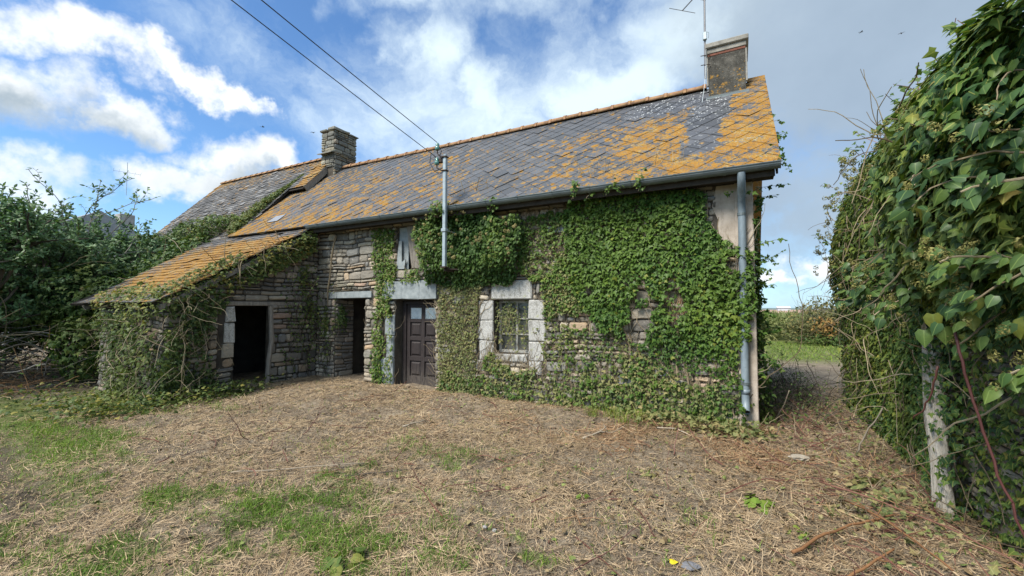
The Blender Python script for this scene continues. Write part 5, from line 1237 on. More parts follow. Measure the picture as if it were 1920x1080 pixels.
cane('bramble_cane', 'long dark red bramble cane hanging from the large ivy leaves to the ground', 'bramble', [(1.06, 3.25, 1.52), (1.08, 3.22, 1.3), (1.13, 3.19, 1.0), (1.19, 3.17, .72), (1.26, 3.14, .45), (1.34, 3.10, .24), (1.43, 3.05, .05)], .0075, M['bramble'], .1, 8, None, 0, True)
cane('bramble_cane', 'short brown bramble twig crossing the front of the dead trunk', 'bramble', [(1.30, 4.3, 1.22), (1.28, 4.34, 1.05), (1.25, 4.42, .88), (1.2, 4.5, .78)], .0075, M['bramble'], .3)
cane('bramble_cane', 'thin bare grey cane leaning on the foot of the ivy wall', 'bramble', [(1.1, 5.9, .08), (1.17, 5.85, .3), (1.3, 5.75, .62)], .010, M['branch_grey'], .8)

# ---------------------------------------------------------------- left: shrubs, background ivy, brush
def grow(p, d, L, r, lvl, rng, lines, tips, spread=.6, up=.12, nseg=5, kids=(3, 5)):
    p = Vector(p); d = Vector(d).normalized(); pts = [p.copy()]; st = L/nseg
    for i in range(nseg):
        d = (d+Vector((rng.gauss(0, .14), rng.gauss(0, .14), rng.gauss(0, .12)+up*.25))).normalized(); p = p+d*st; pts.append(p.copy())
    lines.append(([v[:] for v in pts], r))
    if lvl == 0:
        tips.append(pts); return
    for i in range(rng.randint(*kids)):
        t = rng.uniform(.25, 1); q = pts[0].lerp(pts[-1], t); j = min(nseg, int(t*nseg)); q = pts[j]
        dd = (d+Vector((rng.gauss(0, spread), rng.gauss(0, spread), rng.gauss(0, spread*.8)+up))).normalized()
        grow(q, dd, L*rng.uniform(.45, .7), r*.55, lvl-1, rng, lines, tips, spread, up, nseg, kids)
def tip_leaves(tips, per, rng=RNG, sp=.03):
    P = []; D = []
    for pts in tips:
        for i in range(1, len(pts)):
            a, b = pts[i-1], pts[i]
            for _ in range(per):
                t = RNG.random(); P.append((a.lerp(b, t))[:]); D.append((b-a).normalized()[:])
    P = np.array(P); D = np.array(D); return P+jit(len(P), sp*.2), D
def shrub(name, label, cat, base, specs, mat, leafsz, per, seed, lvl=3, fronds=(), group=None, clipf=None):
    rng = random.Random(seed); o = empty(name, label, cat, base, group); lines = []; tips = []
    for (d, L, r) in specs: grow(base, d, L, r, lvl, rng, lines, tips, .62, .12, 5, (4, 6))
    big = [l for l in lines if l[1] > .012]; small = [l for l in lines if l[1] <= .012]
    tubes_obj('trunk', big, M['stem_dark'], o, 6, None, .35); tubes_obj('twig', small, M['stem_dark'], o, 4)
    P, D = tip_leaves(tips, per)
    k = P[:, 2] > 1.05+.9*(fbm(P*1.1, 3)-.5); P, D = P[k], D[k]
    n = len(P); N = np.array([.45, -.2, .7])+jit(n, .6); T = D*.7+jit(n, .55)
    leaves_obj('crown', P, N, T, RNG.uniform(*leafsz, n), np.clip(RNG.random(n)*.8+.25*(fbm(P*.9, 3)-.4), 0, 1), OVAL, mat, o, fold=.12)
    FL_ = []; FP = []
    for (p, d, l) in fronds:
        pts = sprig(p, d, l, .01, rng, 0, .1); FL_.append((pts, .012))
        for i in range(2, 10):
            for sg in (-1, 1):
                side_ = Vector((rng.gauss(0, 1), rng.gauss(0, 1), .35)).normalized()
                if i < 8 and rng.random() < .55:
                    tw = sprig(pts[i], (Vector(d).normalized()*.8+side_*.7)[:], l*rng.uniform(.14, .3), .004, rng, 0, 0); FL_.append((tw, .005)); FP += [(q, rng.random()) for q in tw[2:]]
                else: FP.append((pts[i], rng.random()))
    if FL_:
        tubes_obj('shoot', FL_, M['bark_grey'], o, 4); FP_ = np.array([f[0] for f in FP]); n = len(FP_)
        leaves_obj('shoot_leaves', FP_, np.array([.3, -.4, .7])+jit(n, .5), np.array([0, 0, .5])+jit(n, .8), RNG.uniform(.06, .12, n), .3+.7*RNG.random(n), OVAL, mat, o, fold=.12)
    return o, tips
FRONDS = [((-14.2, 4.2, 3.6), (.05, .06, 1), 1.75), ((-14.1, 4.3, 3.6), (.3, .35, 1), 1.7), ((-14.4, 4.0, 3.5), (-.1, -.25, 1), 1.6), ((-14.2, 4.6, 3.3), (.35, .8, .75), 1.8), ((-14.0, 4.9, 3.0), (.4, 1, .5), 1.9), ((-14.3, 4.4, 3.5), (.1, .25, 1), 1.4), ((-14.2, 5.1, 3.1), (.2, .6, .9), 1.3), ((-14.0, 5.4, 2.9), (.4, 1, .35), 1.6), ((-14.5, 3.7, 3.4), (-.1, -.4, 1), 1.3)]
shrub('leafy_shrub', 'tall loose shrub with long leafy shoots against the sky, left of the shed', 'shrub', (-14.3, 4.1, .2), [((.05, .05, 1), 3.2, .07), ((-.2, -.25, 1), 2.8, .06), ((.1, -.15, 1), 2.6, .06), ((.2, .35, 1), 2.3, .05), ((-.1, .5, .9), 2.3, .05), ((-.4, .2, .8), 2.3, .05), ((.3, -.3, .8), 1.9, .045), ((0, .2, .9), 2.1, .05)], M['shrub'], (.065, .12), 8, 5, 3, FRONDS)
shrub('leafy_shrub', 'dense dark shrub filling the left edge above the bramble brush', 'shrub', (-13.9, 2.0, .2), [((0, .2, 1), 2.9, .07), ((-.4, .1, .9), 2.7, .06), ((0, .5, 1), 2.6, .06), ((.1, -.4, .9), 2.4, .05), ((.35, .3, .8), 2.4, .05), ((-.2, .5, .8), 2.5, .05), ((.1, .9, .8), 2.4, .05)], M['shrub'], (.07, .125), 8, 12, 3, [((-13.9, 2.5, 3.3), (0, .1, 1), 1.3), ((-13.9, 2.9, 3.2), (.1, .3, 1), 1.2), ((-14.0, 2.2, 3.4), (0, -.1, 1), 1.6), ((-13.9, 3.3, 3.0), (.1, .4, 1), 1.2)])
shrub('leafy_shrub', 'low spreading grey green shrub in front of the distant grey roof, beside the thicket', 'shrub', (-15.2, 5.4, .2), [((.1, .1, 1), 2.9, .06), ((.4, .3, .9), 2.5, .05), ((-.3, .1, 1), 2.7, .05), ((.2, -.4, .9), 2.4, .05), ((.5, 0, .8), 2.3, .05), ((0, .5, .9), 2.6, .05), ((.2, .4, 1), 2.7, .05)], M['shrub'], (.08, .14), 7, 33)
def ivy_mass(name, label, base, blobs, n, mat, sz, seed, cat='ivy', shape=IVY_O, flowers=0, noise=.55, fr=1.4):
    o = empty(name, label, cat, base); tot = sum(b[3]*b[4]*b[5] for b in blobs); A = []
    for (cx, cy, cz, rx, ry, rz) in blobs:
        m_ = int(n*(rx*ry*rz)/tot*1.0); D = unit(RNG.normal(0, 1, (m_, 3))); lump = .72+noise*(fbm(D*fr+cx, 4)-.35)*1.4; rad = lump*(RNG.random(m_)**.22)
        A.append((np.array([cx, cy, cz])+D*rad[:, None]*np.array([rx, ry, rz]), D, rad/lump))
    P = np.concatenate([a[0] for a in A]); D = np.concatenate([a[1] for a in A]); ra = np.concatenate([a[2] for a in A])
    k = P[:, 2] > gz(P[:, 0], P[:, 1]); P, D, ra = P[k], D[k], ra[k]; m_ = len(P)
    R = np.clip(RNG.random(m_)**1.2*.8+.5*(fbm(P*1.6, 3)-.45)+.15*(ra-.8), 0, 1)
    leaves_obj('foliage', P, D+np.array([0, 0, .4])+jit(m_, .5), np.array([0, 0, -1])+D*.4+jit(m_, .5), RNG.uniform(*sz, m_), R, shape, mat, o)
    rng = random.Random(seed); L = []
    for i in range(110):
        j = rng.randrange(m_); L.append((sprig(P[j], (rng.gauss(0, 1), rng.gauss(0, 1), rng.gauss(0, .8)), rng.uniform(.3, 1.0), .005, rng, 0, .3), rng.uniform(.003, .008)))
    tubes_obj('stem', L, M['stem'], o)
    if flowers:
        k = RNG.choice(np.nonzero(ra > .9)[0], flowers); umbels(P[k]+D[k]*.05, RNG.uniform(.03, .05, flowers), 22, M['flower'], o, .03)
    return o
ivy_mass('ivy_thicket', 'dark ivy thicket climbing over the left side of the orange shed roof', (-12.6, 5.2, 0), [(-12.7, 4.9, 1.5, 1.0, 1.6, 1.25), (-13.0, 5.9, 2.2, 1.0, 1.2, 1.25), (-12.95, 6.35, 3.0, .85, .9, .85), (-12.1, 3.7, .9, .75, .6, .95), (-13.4, 4.2, 1.7, .9, 1.2, 1.2), (-13.9, 3.2, 1.5, .8, 1.0, 1.0)], 15000, M['dark_ivy'], (.06, .11), 3, flowers=50)
ivy_mass('ivy_thicket', 'ivy mass mounding over the foot of the old grey roof', (-13.6, 6.6, 3), [(-12.9, 6.7, 3.9, .8, .6, .5), (-13.9, 6.5, 3.6, 1.0, .7, .7), (-15.2, 6.3, 3.3, 1.1, .7, .7), (-12.3, 6.75, 4.0, .5, .4, .35)], 7000, M['dark_ivy'], (.05, .09), 8, flowers=60)
# ivy along the step between the two roofs
ri = empty('roof_ivy', 'green ivy growing along the joint between the two slate roofs', 'ivy', (-11.8, 7, 4))
n = 2600; t = RNG.random(n); y = 6.45+2.0*t**1.1; g = np.c_[y*1.6, y*0, y*0+2]; wv_ = .30*sstep(y, 8.5, 6.9)*(.5+fbm(g, 3)); x = -11.72-wv_*RNG.random(n)*1.3+RNG.normal(0, .03, n)
z = NE[1]+(y-NEY)*1.1+.02+.26*RNG.random(n)*sstep(y, 8.6, 7.0)
P = np.c_[x, y, z]; leaves_obj('foliage', P, np.array([.4, -.5, .8])+jit(n, .5), np.array([.2, -.3, -.7])+jit(n, .5), RNG.uniform(.04, .08, n), .2+.75*RNG.random(n), IVY_O, M['ivy_shed'], ri)
L = []
for i in range(60):
    y = rv.uniform(6.3, 7.6); L.append((sprig((-11.8-rv.random()*.3, y, NE[1]+(y-NEY)*1.1+.1), (rv.gauss(.2, .5), rv.gauss(-.2, .5), rv.gauss(.2, .4)), rv.uniform(.2, .6), .004, rv, 0, .3), .005))
tubes_obj('stem', L, M['stem'], ri)
# brush pile
bp = empty('brush_pile', 'tangle of bare grey branches piled under the dark shrub at left', 'brush', (-13.8, 3.1, .3))
L = []; rng = random.Random(14)
for i in range(420):
    c = Vector((-14.2+rng.gauss(0, 1.1), 2.8+rng.gauss(0, 1.1), .35)); c.z = float(gz(np.array([c.x]), np.array([c.y]))[0])+rng.random()**1.5*1.15
    if c.x > -11.6 and c.y > 3.4: continue
    L.append((sprig(c, (rng.gauss(0, 1), rng.gauss(0, 1), rng.gauss(.1, .55)), rng.uniform(.5, 1.8), .01, rng, 0, .3), rng.choice((rng.uniform(.004, .009), rng.uniform(.008, .02)))))
tubes_obj('branch', L[::2], M['bark_grey'], bp, 5); tubes_obj('dead_cane', L[1::2], M['stem'], bp, 5)
L = []
for i in range(260):
    x, y = rng.uniform(-14.5, -11.2), rng.uniform(1.2, 3.3); z = float(gz(np.array([x]), np.array([y]))[0])+rng.random()**2*.35
    L.append((sprig((x, y, z), (rng.gauss(0, 1), rng.gauss(0, 1), rng.gauss(.2, .35)), rng.uniform(.3, 1.1), .01, rng, 0, .3), rng.uniform(.003, .008)))
tubes_obj('brown_cane', L, M['rusty_straw'], bp, 4)
n = 260; P = np.c_[-13.3+RNG.normal(0, 1.1, n), 2.9+RNG.normal(0, .9, n), 0*RNG.random(n)]; P[:, 2] = gz(P[:, 0], P[:, 1])+.8*RNG.random(n)**2; leaves_obj('foliage', P, np.array([.3, -.3, .8])+jit(n, .6), jit(n, 1), RNG.uniform(.05, .1, n), RNG.random(n), IVY_O, M['dark_ivy'], bp)

# ---------------------------------------------------------------- right: path, brush at the gable, field
gb = empty('bramble_thicket', 'dark leafless brambles at the foot of the far gable corner', 'bramble', (.7, 8.2, 0))
L = []; rng = random.Random(22); LP = []
for i in range(330):
    c = (rng.uniform(.25, 1.0)+rng.random()**3*.35, rng.uniform(6.9, 11.5), .02); d = (rng.gauss(.15, .5), rng.gauss(-.1, .5), rng.uniform(.15, 1)); pts = sprig(c, d, rng.uniform(.3, .95), .004, rng, 0, .7); L.append((pts, rng.uniform(.003, .007)))
    if rng.random() < .5: LP += pts[3:]
tubes_obj('cane', L, M['stem_dark'], gb); LP = np.array(LP); n = len(LP); leaves_obj('foliage', LP+jit(n, .03), np.array([0, -.4, .8])+jit(n, .5), jit(n, 1), RNG.uniform(.025, .06, n), RNG.random(n)*.7, OVAL, M['dark_ivy'], gb)
n = 1500; z = 3.0*RNG.random(n); y = 6.75+1.4*RNG.random(n); leaves_obj('gable_foliage', np.c_[.2+.10*RNG.random(n)*(1+1.2*sstep(z, 1.2, .2)), y, z], np.array([1, -.4, .3])+jit(n, .4), np.array([.2, 0, -1])+jit(n, .4), RNG.uniform(.04, .075, n), RNG.random(n)*.7, IVY_O, M['dark_ivy'], gb)
for i, (a, b, r, lb) in enumerate((((.45, 7.35, .05), (.62, 7.3, .48), .009, 'upright grey dead stick before the bramble thicket by the gable'), ((1.22, 8.6, .05), (1.02, 8.9, .75), .009, 'dark bare sucker standing in the gap beside the ivy wall'))):
    cane('dead_stick', lb, 'stick', [a, ((a[0]+b[0])/2+.02, (a[1]+b[1])/2, (a[2]+b[2])/2), b], r, M['branch_grey'] if i == 0 else M['stem_dark'], .8)
mz = empty('maize_crop', 'strip of green maize standing across the field behind the gap', 'maize', (3, 30, 0)); mz['kind'] = 'stuff'
n = 15000; x = RNG.uniform(-2, 12, n); y = 25.5+RNG.random(n)**1.5*24; hgt = RNG.random(n)**.6*(1.18+.22*(fbm(np.c_[x*.4, y*.4, x*0], 3)-.5)); T = np.c_[RNG.normal(0, .55, n), RNG.normal(0, .55, n), RNG.uniform(.1, 1.1, n)]
V, F, k_ = leaf_arrays(np.c_[x, y, hgt*.86], RNG.normal(0, 1, (n, 3))+np.array([0, -.6, .3]), T, RNG.uniform(.3, .62, n), OVAL*np.array([.34, 1]), curl=.5)
tag(link('maize_leaves', np_mesh('maize_leaves', V, F, M['maize'], np.repeat(RNG.random(n), k_)), mz), kind='stuff')
fb = empty('field_bush', 'orange tinged twiggy bush standing before the maize', 'bush', (3.4, 23.6, 0))
def blobleaves(c, r, n): D = unit(RNG.normal(0, 1, (n, 3))); return np.array(c)+D*(RNG.random((n, 1))**.4)*np.array(r)*(.7+.6*fbm(D*1.5+c[0], 3)[:, None])
P = np.concatenate([blobleaves((3.5, 23.7, .95), (1.35, 1.0, 1.15), 2300), blobleaves((2.5, 23.9, .6), (.8, .8, .7), 500), blobleaves((4.7, 23.9, .75), (1.1, .8, .85), 800)]); P = P[P[:, 2] > .02]; n = len(P)
leaves_obj('crown', P, np.array([0, -.6, .6])+jit(n, .6), jit(n, 1), RNG.uniform(.08, .17, n), RNG.random(n), OVAL, M['bush_mix'], fb)
P = blobleaves((3.4, 22.95, .85), (.62, .35, .5), 300); n = len(P); leaves_obj('orange_leaves', P, np.array([0, -.6, .6])+jit(n, .6), jit(n, 1), RNG.uniform(.08, .16, n), RNG.random(n), OVAL, M['bush_orange'], fb)
P = blobleaves((3.5, 22.9, .25), (1.3, .3, .3), 500); P = P[P[:, 2] > .02]; n = len(P); leaves_obj('low_leaves', P, np.array([0, -.6, .6])+jit(n, .6), jit(n, 1), RNG.uniform(.08, .15, n), RNG.random(n)*.6, OVAL, M['dark_ivy'], fb)
L = []; rng = random.Random(4)
for i in range(110): a = (rng.uniform(2.5, 4.7), rng.uniform(23.3, 24.2), rng.uniform(.7, 1.6)); L.append((sprig(a, (rng.gauss(0, .25), rng.gauss(0, .25), 1), rng.uniform(.6, 1.25), .006, rng, 0, -.1), .008))
tubes_obj('twig', L, M['bark_grey'], fb)

# ---------------------------------------------------------------- ground cover
def polar(n, rmin, rmax, p, a0=-82, a1=26):
    th = np.radians(RNG.uniform(a0, a1, n)); r = (rmin**p+(rmax**p-rmin**p)*RNG.random(n))**(1/p); return r*np.sin(th), r*np.cos(th), r
def outside(x, y, pad=.0):
    k = ~((y > FY-pad) & (x > -12) & (x < .22+pad) & (y < 12)); k &= ~((x < SX+pad) & (x > -11.2) & (y > SY-pad) & (y < 7)); k &= ~((x > HX-.02) & (x < HX+.55) & (y < 9.1)); return k
def blades(name, x, y, L, W, ang, tilt, bend, R, mat, parent=None, z0=0.0):
    """ribbons of two segments lying or standing on the ground"""
    n = len(x); base = np.c_[x, y, gz(x, y)+z0]; h = np.c_[np.cos(ang), np.sin(ang), np.zeros(n)]; up = np.array([0, 0, 1.])
    d1 = h*np.cos(tilt)[:, None]+up*np.sin(tilt)[:, None]; t2 = tilt-bend; d2 = h*np.cos(t2)[:, None]+up*np.sin(t2)[:, None]
    s = np.c_[-np.sin(ang), np.cos(ang), np.zeros(n)]*W[:, None]/2; s[:, 2] = W*RNG.uniform(-.35, .35, n)
    m1 = base+d1*(L*.5)[:, None]; m2 = m1+d2*(L*.5)[:, None]
    V = np.stack([base-s, base+s, m1+s*.9, m1-s*.9, m2+s*.3, m2-s*.3], 1).reshape(-1, 3); o = np.arange(n)[:, None, None]*6
    F = (o+np.array([(0, 1, 2, 3), (3, 2, 4, 5)])[None]).reshape(-1, 4)
    return link(name, np_mesh(name, V, F, mat, np.repeat(R, 2)), parent)
# dry mown stalks
x, y, r = polar(215000, 1.9, 11, 1.05); g, mud = green_mask(x, y); clump = fbm(np.c_[x*1.6, y*1.6, x*0+3], 4)
k = outside(x, y, .02) & (RNG.random(len(x)) < np.clip(1.2*sstep(clump, .32, .58)+.17, 0, 1)*(1-.68*g)*(1-.8*mud)) & (x > -12.5); x, y, r = x[k], y[k], r[k]; n = len(x)
L_ = RNG.uniform(.03, .19, n)*(.55+.6*RNG.random(n)); W = RNG.uniform(.0012, .0030, n)*(1+.12*r)
R = np.clip(RNG.random(n)*.62+.55*(fbm(np.c_[x*.9, y*.9, x*0+1], 4)-.33), 0, .98)
tag(blades('dry_stalks', x, y, L_, W, RNG.uniform(0, 2*pi, n), RNG.normal(.10, .17, n), RNG.normal(.1, .3, n), R, M['straw'], None, .006), 'mat of pale dry mown stalks over the whole yard', 'straw', None, 'stuff')
x, y, r = polar(150000, 1.9, 9, .9); g, mud = green_mask(x, y); k = outside(x, y, .02) & (RNG.random(len(x)) < .9-.5*g) & (x > -12.5); x, y, r = x[k], y[k], r[k]; n = len(x)
R = np.clip(RNG.random(n)*.7+.9*(fbm(np.c_[x*2.3, y*2.3, x*0+5], 4)-.42), 0, 1)
tag(blades('chopped_stalks', x, y, RNG.uniform(.008, .035, n)*(1+.06*r), RNG.uniform(.002, .005, n)*(1+.08*r), RNG.uniform(0, 2*pi, n), RNG.normal(.15, .3, n), RNG.normal(.1, .3, n), R, M['chop'], None, .004), 'fine chopped brown stalk crumbs lying between the straw and the soil', 'straw', None, 'stuff')
# rusty stalks towards the wall and the right side
x = np.concatenate([RNG.uniform(-6.6, .4, 15000), RNG.uniform(-1.6, 1.5, 9000)]); y = np.concatenate([6.6-2.0*RNG.random(15000)**1.3, RNG.uniform(2.8, 8.2, 9000)])
cl = fbm(np.c_[x*1.3, y*1.8, x*0+6], 4); k = outside(x, y, .02) & (cl > .47) & (RNG.random(len(x)) < .12+.75*sstep(x, -3.5, -1)*sstep(y, 4.6, 5.6)+.3*sstep(x, .2, .8)); x, y = x[k], y[k]; n = len(x)
tag(blades('rusty_stalks', x, y, RNG.uniform(.05, .26, n), RNG.uniform(.003, .0075, n), RNG.uniform(0, 2*pi, n), RNG.normal(.13, .16, n), RNG.normal(.1, .2, n), RNG.random(n), M['rusty_straw'], None, .012), 'reddish brown cut stalks strewn along the foot of the cottage wall', 'straw', None, 'stuff')
# grass
x, y, r = polar(190000, 1.9, 9.5, .9); g, mud = green_mask(x, y); k = outside(x, y, .02) & (RNG.random(len(x)) < g*.95+.012) & (x > -13); x, y, r = x[k], y[k], r[k]; n = len(x)
hh = fbm(np.c_[x*2.4, y*2.4, x*0+8], 3); L_ = (.025+.10*RNG.random(n)**1.5)*(.35+1.2*hh)
R = np.clip(RNG.random(n)*.65+.6*(fbm(np.c_[x*1.9, y*1.9, x*0+2], 3)-.4), 0, 1)
tag(blades('grass', x, y, L_, RNG.uniform(.0025, .005, n)*(1+.05*r), RNG.uniform(0, 2*pi, n), RNG.uniform(.5, 1.45, n), RNG.uniform(.1, 1.2, n), R, M['grass'], None, .0), 'patches of fresh green grass in the left foreground', 'grass', None, 'stuff')
# field grass behind
x = RNG.uniform(-1, 9, 12000); y = RNG.uniform(15.5, 24.5, 12000); k = RNG.random(12000) < .75*sstep(y, 15.2, 17.5); x, y = x[k], y[k]; n = len(x)
tag(blades('field_grass', x, y, RNG.uniform(.05, .15, n), RNG.uniform(.01, .02, n), RNG.uniform(0, 2*pi, n), RNG.uniform(.4, 1.4, n), RNG.uniform(0, 1, n), .3+.7*RNG.random(n), M['grass']), 'strip of green grass seen through the gap before the maize', 'grass', None, 'stuff')
# leaf litter and small weeds
x, y, r = polar(9000, 2.0, 10, .9); dens = .25+.75*sstep(x, -3, .5)+.8*np.exp(-((y-6.3)/.5)**2)+.9*sstep(x, -7.5, -9)*sstep(y, 2.4, 3.3); k = outside(x, y, .02) & (RNG.random(len(x)) < dens*.75) & (x > -12.8); x, y = x[k], y[k]; n = len(x)
tag(leaves_obj('leaf_litter', np.c_[x, y, gz(x, y)+.012+.02*RNG.random(n)], np.array([0, 0, 1])+jit(n, .45), jit(n, 1), RNG.uniform(.018, .055, n), RNG.random(n), HEART, M['litter'], None, fold=.2), 'scattered small dead and green leaves over the yard', 'leaf litter', None, 'stuff')
# clippings of ivy heaped along wall feet
def heap(label, pts, n, mat, hgt=.12, sz=(.04, .08), name='ivy_clippings'):
    P = []
    for (cx, cy, rx, ry) in pts: m_ = n//len(pts); P.append(np.c_[cx+RNG.normal(0, rx, m_), cy+RNG.normal(0, ry, m_)])
    P = np.concatenate(P); k = outside(P[:, 0], P[:, 1], .03); P = P[k]; m_ = len(P); z = gz(P[:, 0], P[:, 1])+.01+hgt*RNG.random(m_)**1.6
    return tag(leaves_obj(name, np.c_[P, z], np.array([0, -.2, 1])+jit(m_, .5), jit(m_, 1), RNG.uniform(*sz, m_), RNG.random(m_), IVY_O, mat, None), label, 'ivy clippings', None, 'stuff')
heap('yellow green cut leaves heaped before the shed corner', [(-9.4, 3.2, .6, .3), (-8.35, 3.7, .25, .4), (-8.3, 4.6, .2, .4), (-10.3, 2.9, .7, .4), (-8.9, 3.0, .4, .3)], 2900, M['ivy_shed'], .24, (.03, .075))
heap('pale green cut ivy lying below the downpipe', [(-.45, 6.25, .5, .14), (-.1, 6.3, .3, .12), (-1.0, 6.4, .3, .1)], 650, M['ivy_dry'], .14)
heap('ivy leaves strewn at the foot of the ivy covered wall', [(1.1, 5.0, .2, .6), (1.2, 6.6, .2, .9), (1.0, 4.2, .2, .3), (.95, 8.3, .3, .6)], 620, M['ivy_dry'], .12, (.025, .06))
# weed tufts: separate plants
def weed(label, c, n, sz, mat, spread, hgt, shape=HEART, group=None):
    x, y = c; a = RNG.uniform(0, 2*pi, n); rr_ = spread*np.sqrt(RNG.random(n)); X, Y = x+rr_*np.cos(a), y+rr_*np.sin(a); Z = gz(X, Y)+.01+hgt*RNG.random(n)*(1-.6*rr_/spread)
    o = empty('weed', label, 'weed', (x, y, float(gz(np.array([x]), np.array([y]))[0])), group)
    leaves_obj('leaves', np.c_[X, Y, Z], np.c_[np.cos(a)*.5, np.sin(a)*.5, np.ones(n)]+jit(n, .3), np.c_[np.cos(a), np.sin(a), np.full(n, -.2)]+jit(n, .25), RNG.uniform(*sz, n), .35+.65*RNG.random(n), shape, mat, o)
    L = [([(x+rr_[i]*.2*np.cos(a[i]), y+rr_[i]*.2*np.sin(a[i]), Z[i]*.2+.8*float(o.location.z)), (X[i], Y[i], Z[i])], .003) for i in range(0, n, 2)]
    tubes_obj('stalk', L, M['stem'], o)
weed('bright green low plant in the bare straw right of centre', (.12, 4.18), 34, (.05, .08), M['grass'], .10, .10)
weed('small green ivy sprout in the straw left of the bright plant', (-.80, 4.45), 20, (.035, .06), M['ivy_dry'], .09, .06)
weed('flat pale leaved plant at the right under the ivy wall', (.70, 4.35), 30, (.04, .07), M['ivy_dry'], .16, .05)
weed('leafy green clump at the base of the ivy wall', (1.0, 4.8), 50, (.05, .085), M['ivy_dry'], .18, .14)
weed('dark dock plant in the grass at the bottom of the frame', (-2.25, 1.98), 22, (.06, .10), M['dark_ivy'], .12, .09)
weed('pale sprig on the ground left of the cut orange branches', (.36, 3.75), 16, (.04, .07), M['grass'], .07, .05)
weed('tiny green weed in the middle of the straw', (-1.25, 3.65), 16, (.03, .05), M['grass'], .05, .05)
# yellow grass tufts at the wall foot below the ivy
TUFTS = ('leftmost tuft of yellowed grass at the wall foot below the ivy', 'second yellow grass tuft from the left at the wall foot', 'rightmost yellow grass tuft at the wall foot below the bare stones', 'yellow grass tuft standing farthest out from the wall foot')
for i, (x, y) in enumerate(((-1.95, 6.28), (-1.65, 6.22), (-1.25, 6.2), (-1.45, 6.05))):
    n = 40; t_ = blades('grass_tuft', x+RNG.normal(0, .05, n), y+RNG.normal(0, .03, n), RNG.uniform(.15, .34, n), RNG.uniform(.004, .008, n), RNG.uniform(0, 2*pi, n), RNG.uniform(.9, 1.5, n), RNG.uniform(.1, .9, n), .7+.3*RNG.random(n), M['grass'])
    tag(t_, TUFTS[i], 'grass tuft', 'yellow grass tufts along the wall foot')
# fallen sticks
def gpt(x, y, h=.015): return (x, y, float(gz(np.array([x]), np.array([y]))[0])+h)
def ground_stick(name, label, pts, r, mat, rn, side=2, h=.02, group=None, cat='stick'):
    return cane(name, label, cat, [gpt(x, y, h+(.0 if i % 2 == 0 else .012)) for i, (x, y) in enumerate(pts)], r, mat, rn, 6, group, side)
ground_stick('fallen_stick', 'long thin grey stick lying in the straw left of centre', [(-4.55, 2.55), (-4.2, 2.72), (-3.85, 3.0), (-3.45, 3.25)], .008, M['branch_grey'], .7, 3)
ground_stick('fallen_stick', 'dark thin twig lying among green tufts in the middle left', [(-3.45, 2.98), (-3.1, 3.3), (-2.75, 3.62)], .007, M['stem_dark'], .6, 2)
ground_stick('fallen_stick', 'thin dark twig lying across the straw at the centre', [(-2.35, 3.9), (-2.25, 4.2), (-2.0, 4.55)], .006, M['stem_dark'], .8, 2)
ground_stick('fallen_stick', 'short pale stick lying below the brown door', [(-4.15, 4.6), (-4.05, 4.95)], .012, M['branch_grey'], 1, 1)
ground_stick('fallen_stick', 'forked bleached root lying before the yellow grass tufts', [(-1.75, 5.2), (-1.62, 5.5), (-1.5, 5.62), (-1.4, 5.95)], .014, M['branch_grey'], .9, 4)
ground_stick('fallen_stick', 'pale curved root at the straw bank under the small leaved ivy', [(-1.0, 6.05), (-.75, 6.1), (-.55, 5.95)], .012, M['branch_grey'], 1, 2)
ground_stick('cut_branch', 'longest orange brown cut branch lying at the lower right', [(.28, 3.42), (.5, 3.72), (.75, 4.0), (1.0, 4.22)], .0115, M['branch_orange'], .3, 3, .05, None, 'branch')
ground_stick('cut_branch', 'short orange brown cut branch by the bottom edge', [(.5, 3.2), (.68, 3.42), (.85, 3.62)], .010, M['branch_orange'], .4, 1, .05, None, 'branch')
ground_stick('cut_branch', 'slanting rust coloured branch crossing the longest cut one', [(.72, 4.35), (.85, 4.0), (.97, 3.7), (1.05, 3.4)], .009, M['branch_orange'], .2, 2, .09, None, 'branch')
ground_stick('cut_branch', 'thin reddish cane stretched along the foot of the ivy wall', [(.6, 4.65), (.95, 4.3), (1.2, 3.95), (1.42, 3.6)], .008, M['bramble'], .9, 1, .10, None, 'branch')
ground_stick('cut_branch', 'thin dark upright stalk in the straw right of centre', [(.12, 3.52), (.1, 3.64)], .006, M['stem_dark'], .8, 0, .08, None, 'branch')
L = []; rng = random.Random(60)
for i in range(330):
    if rng.random() < .5: x, y = rng.gauss(.95, .35), rng.uniform(2.9, 8.0)
    else: x, y = rng.uniform(-6.5, .9), rng.uniform(2.4, 6.4)
    if x > HX-.1: continue
    z = float(gz(np.array([x]), np.array([y]))[0])+.02; L.append((sprig((x, y, z), (rng.gauss(0, 1), rng.gauss(0, 1), rng.gauss(.08, .12)), rng.uniform(.12, .7), .004, rng, 0, .05), rng.uniform(.002, .0065)))
t_ = tubes_obj('twig_litter', L, M['bramble'], None, 4); tag(t_, 'thin reddish twigs scattered over the straw', 'twigs', None, 'stuff')
L = []
for i in range(300):
    x, y = rng.gauss(.6, .7), rng.uniform(2.9, 8.0)
    if x > HX-.1: continue
    z = float(gz(np.array([x]), np.array([y]))[0])+.02; L.append((sprig((x, y, z), (rng.gauss(0, 1), rng.gauss(0, 1), rng.gauss(.1, .2)), rng.uniform(.1, .5), .004, rng, 0, .05), rng.uniform(.002, .005)))
t_ = tubes_obj('twig_litter', L, M['stem'], None, 4); tag(t_, 'pale tan twigs scattered near the ivy wall', 'twigs', None, 'stuff')
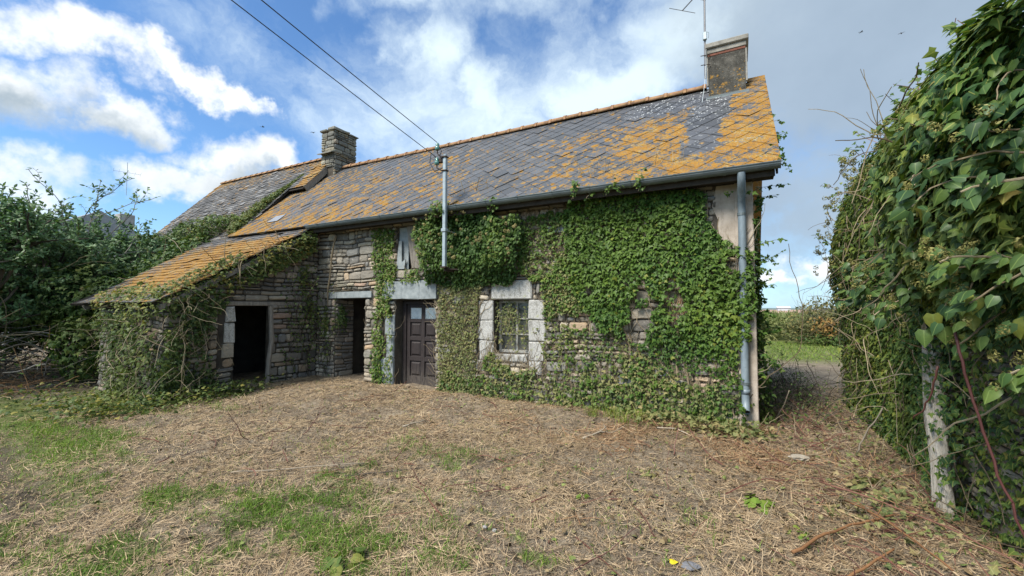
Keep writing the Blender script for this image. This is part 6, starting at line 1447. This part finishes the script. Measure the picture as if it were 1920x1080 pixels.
# stones, shard, yellow leaf
def pebble(label, x, y, s, mat, flat=.6, name='pebble', cat='stone'):
    m = MB(); vs = []; R_ = random.Random(label); n = 7
    z = float(gz(np.array([x]), np.array([y]))[0])+s*flat*.5
    for k_, (rr_, zz) in enumerate(((.55, -.5), (1, -.1), (.85, .3), (.4, .5))):
        for i in range(n):
            a = 2*pi*i/n+k_*.3; q = rr_*s*.5*R_.uniform(.75, 1.2); vs.append((x+q*cos(a), y+q*sin(a)*.8, z+zz*s*flat*R_.uniform(.8, 1.2)))
    m.add(vs, [(k_*n+i, k_*n+(i+1) % n, (k_+1)*n+(i+1) % n, (k_+1)*n+i) for k_ in range(3) for i in range(n)]+[list(range(n))[::-1], [3*n+i for i in range(n)]])
    return tag(m.build(name, mat), label, cat)
WS = m_simple('pale_stone', (.30, .28, .27), .8, .2, 0, .2)
pebble('pale pebble on the straw, left of the pair', -1.69, 2.76, .035, WS); pebble('pale pebble on the straw, right of the pair', -1.62, 2.78, .038, WS)
pebble('broken grey slate shard on the ground at the bottom right', -.31, 3.03, .12, m_simple('slate_grey', (.15, .15, .16), .6, .3), .22, 'slate_shard', 'shard')
pebble('flat half buried stone near the gap by the gable', .55, 5.55, .2, M['stone'], .3)
yl, yf, yk = leaf_arrays(np.array([gpt(-.43, 3.0, .03)]), np.array([[.1, -.3, 1.]]), np.array([[1., .3, 0]]), np.array([.055]), HEART, .2)
tag(link('fallen_leaf', np_mesh('fallen_leaf', yl, yf, M['yellow_leaf'], np.full(len(yf), .5))), 'single bright yellow fallen leaf beside the slate shard', 'leaf')
# birds
for (p, a, lb) in (((12.13, 55.83, 30.75), .3, 'left one of two dark birds in the grey sky right of the chimney'), ((15.85, 57.81, 30.59), 1.2, 'right one of two dark birds in the grey sky, nearer the ivy wall'), ((-43.87, 26.72, 20.75), .8, 'tiny dark bird in the blue sky, farther left of the stone chimney'), ((-39.21, 29.22, 20.14), 2.0, 'tiny dark bird in the blue sky close to the stone chimney')):
    m = MB(); c, s_ = cos(a), sin(a); X = lambda u, v, w: (p[0]+u*c-v*s_, p[1]+u*s_+v*c, p[2]+w)
    m.tube([X(-.17, 0, 0), X(-.08, 0, .01), X(.04, 0, .01), X(.12, 0, .015), X(.17, 0, .0)], [.01, .035, .04, .028, .006], 7)
    o = m.build('bird', M['wire'], None, True); tag(o, lb, 'bird', 'birds in the sky')
    for sgn in (1, -1):
        w_ = MB(); w_.add([X(.07, 0, .02), X(-.05, 0, .02), X(-.03, sgn*.16, .07), X(.05, sgn*.15, .075), X(-.07, sgn*.33, .0), X(.07, 0, .012), X(-.05, 0, .012), X(-.03, sgn*.16, .062), X(.05, sgn*.15, .067)], [(0, 1, 2, 3), (3, 2, 4), (5, 8, 7, 6), (8, 4, 7), (0, 3, 8, 5), (1, 6, 7, 2)]); w_.build('wing', M['wire'], o)
    w_ = MB(); w_.add([X(-.15, .015, 0), X(-.15, -.015, 0), X(-.27, -.05, 0), X(-.27, .05, 0), X(-.21, 0, .01)], [(0, 1, 4), (1, 2, 4), (2, 3, 4), (3, 0, 4)]); w_.build('tail', M['wire'], o)
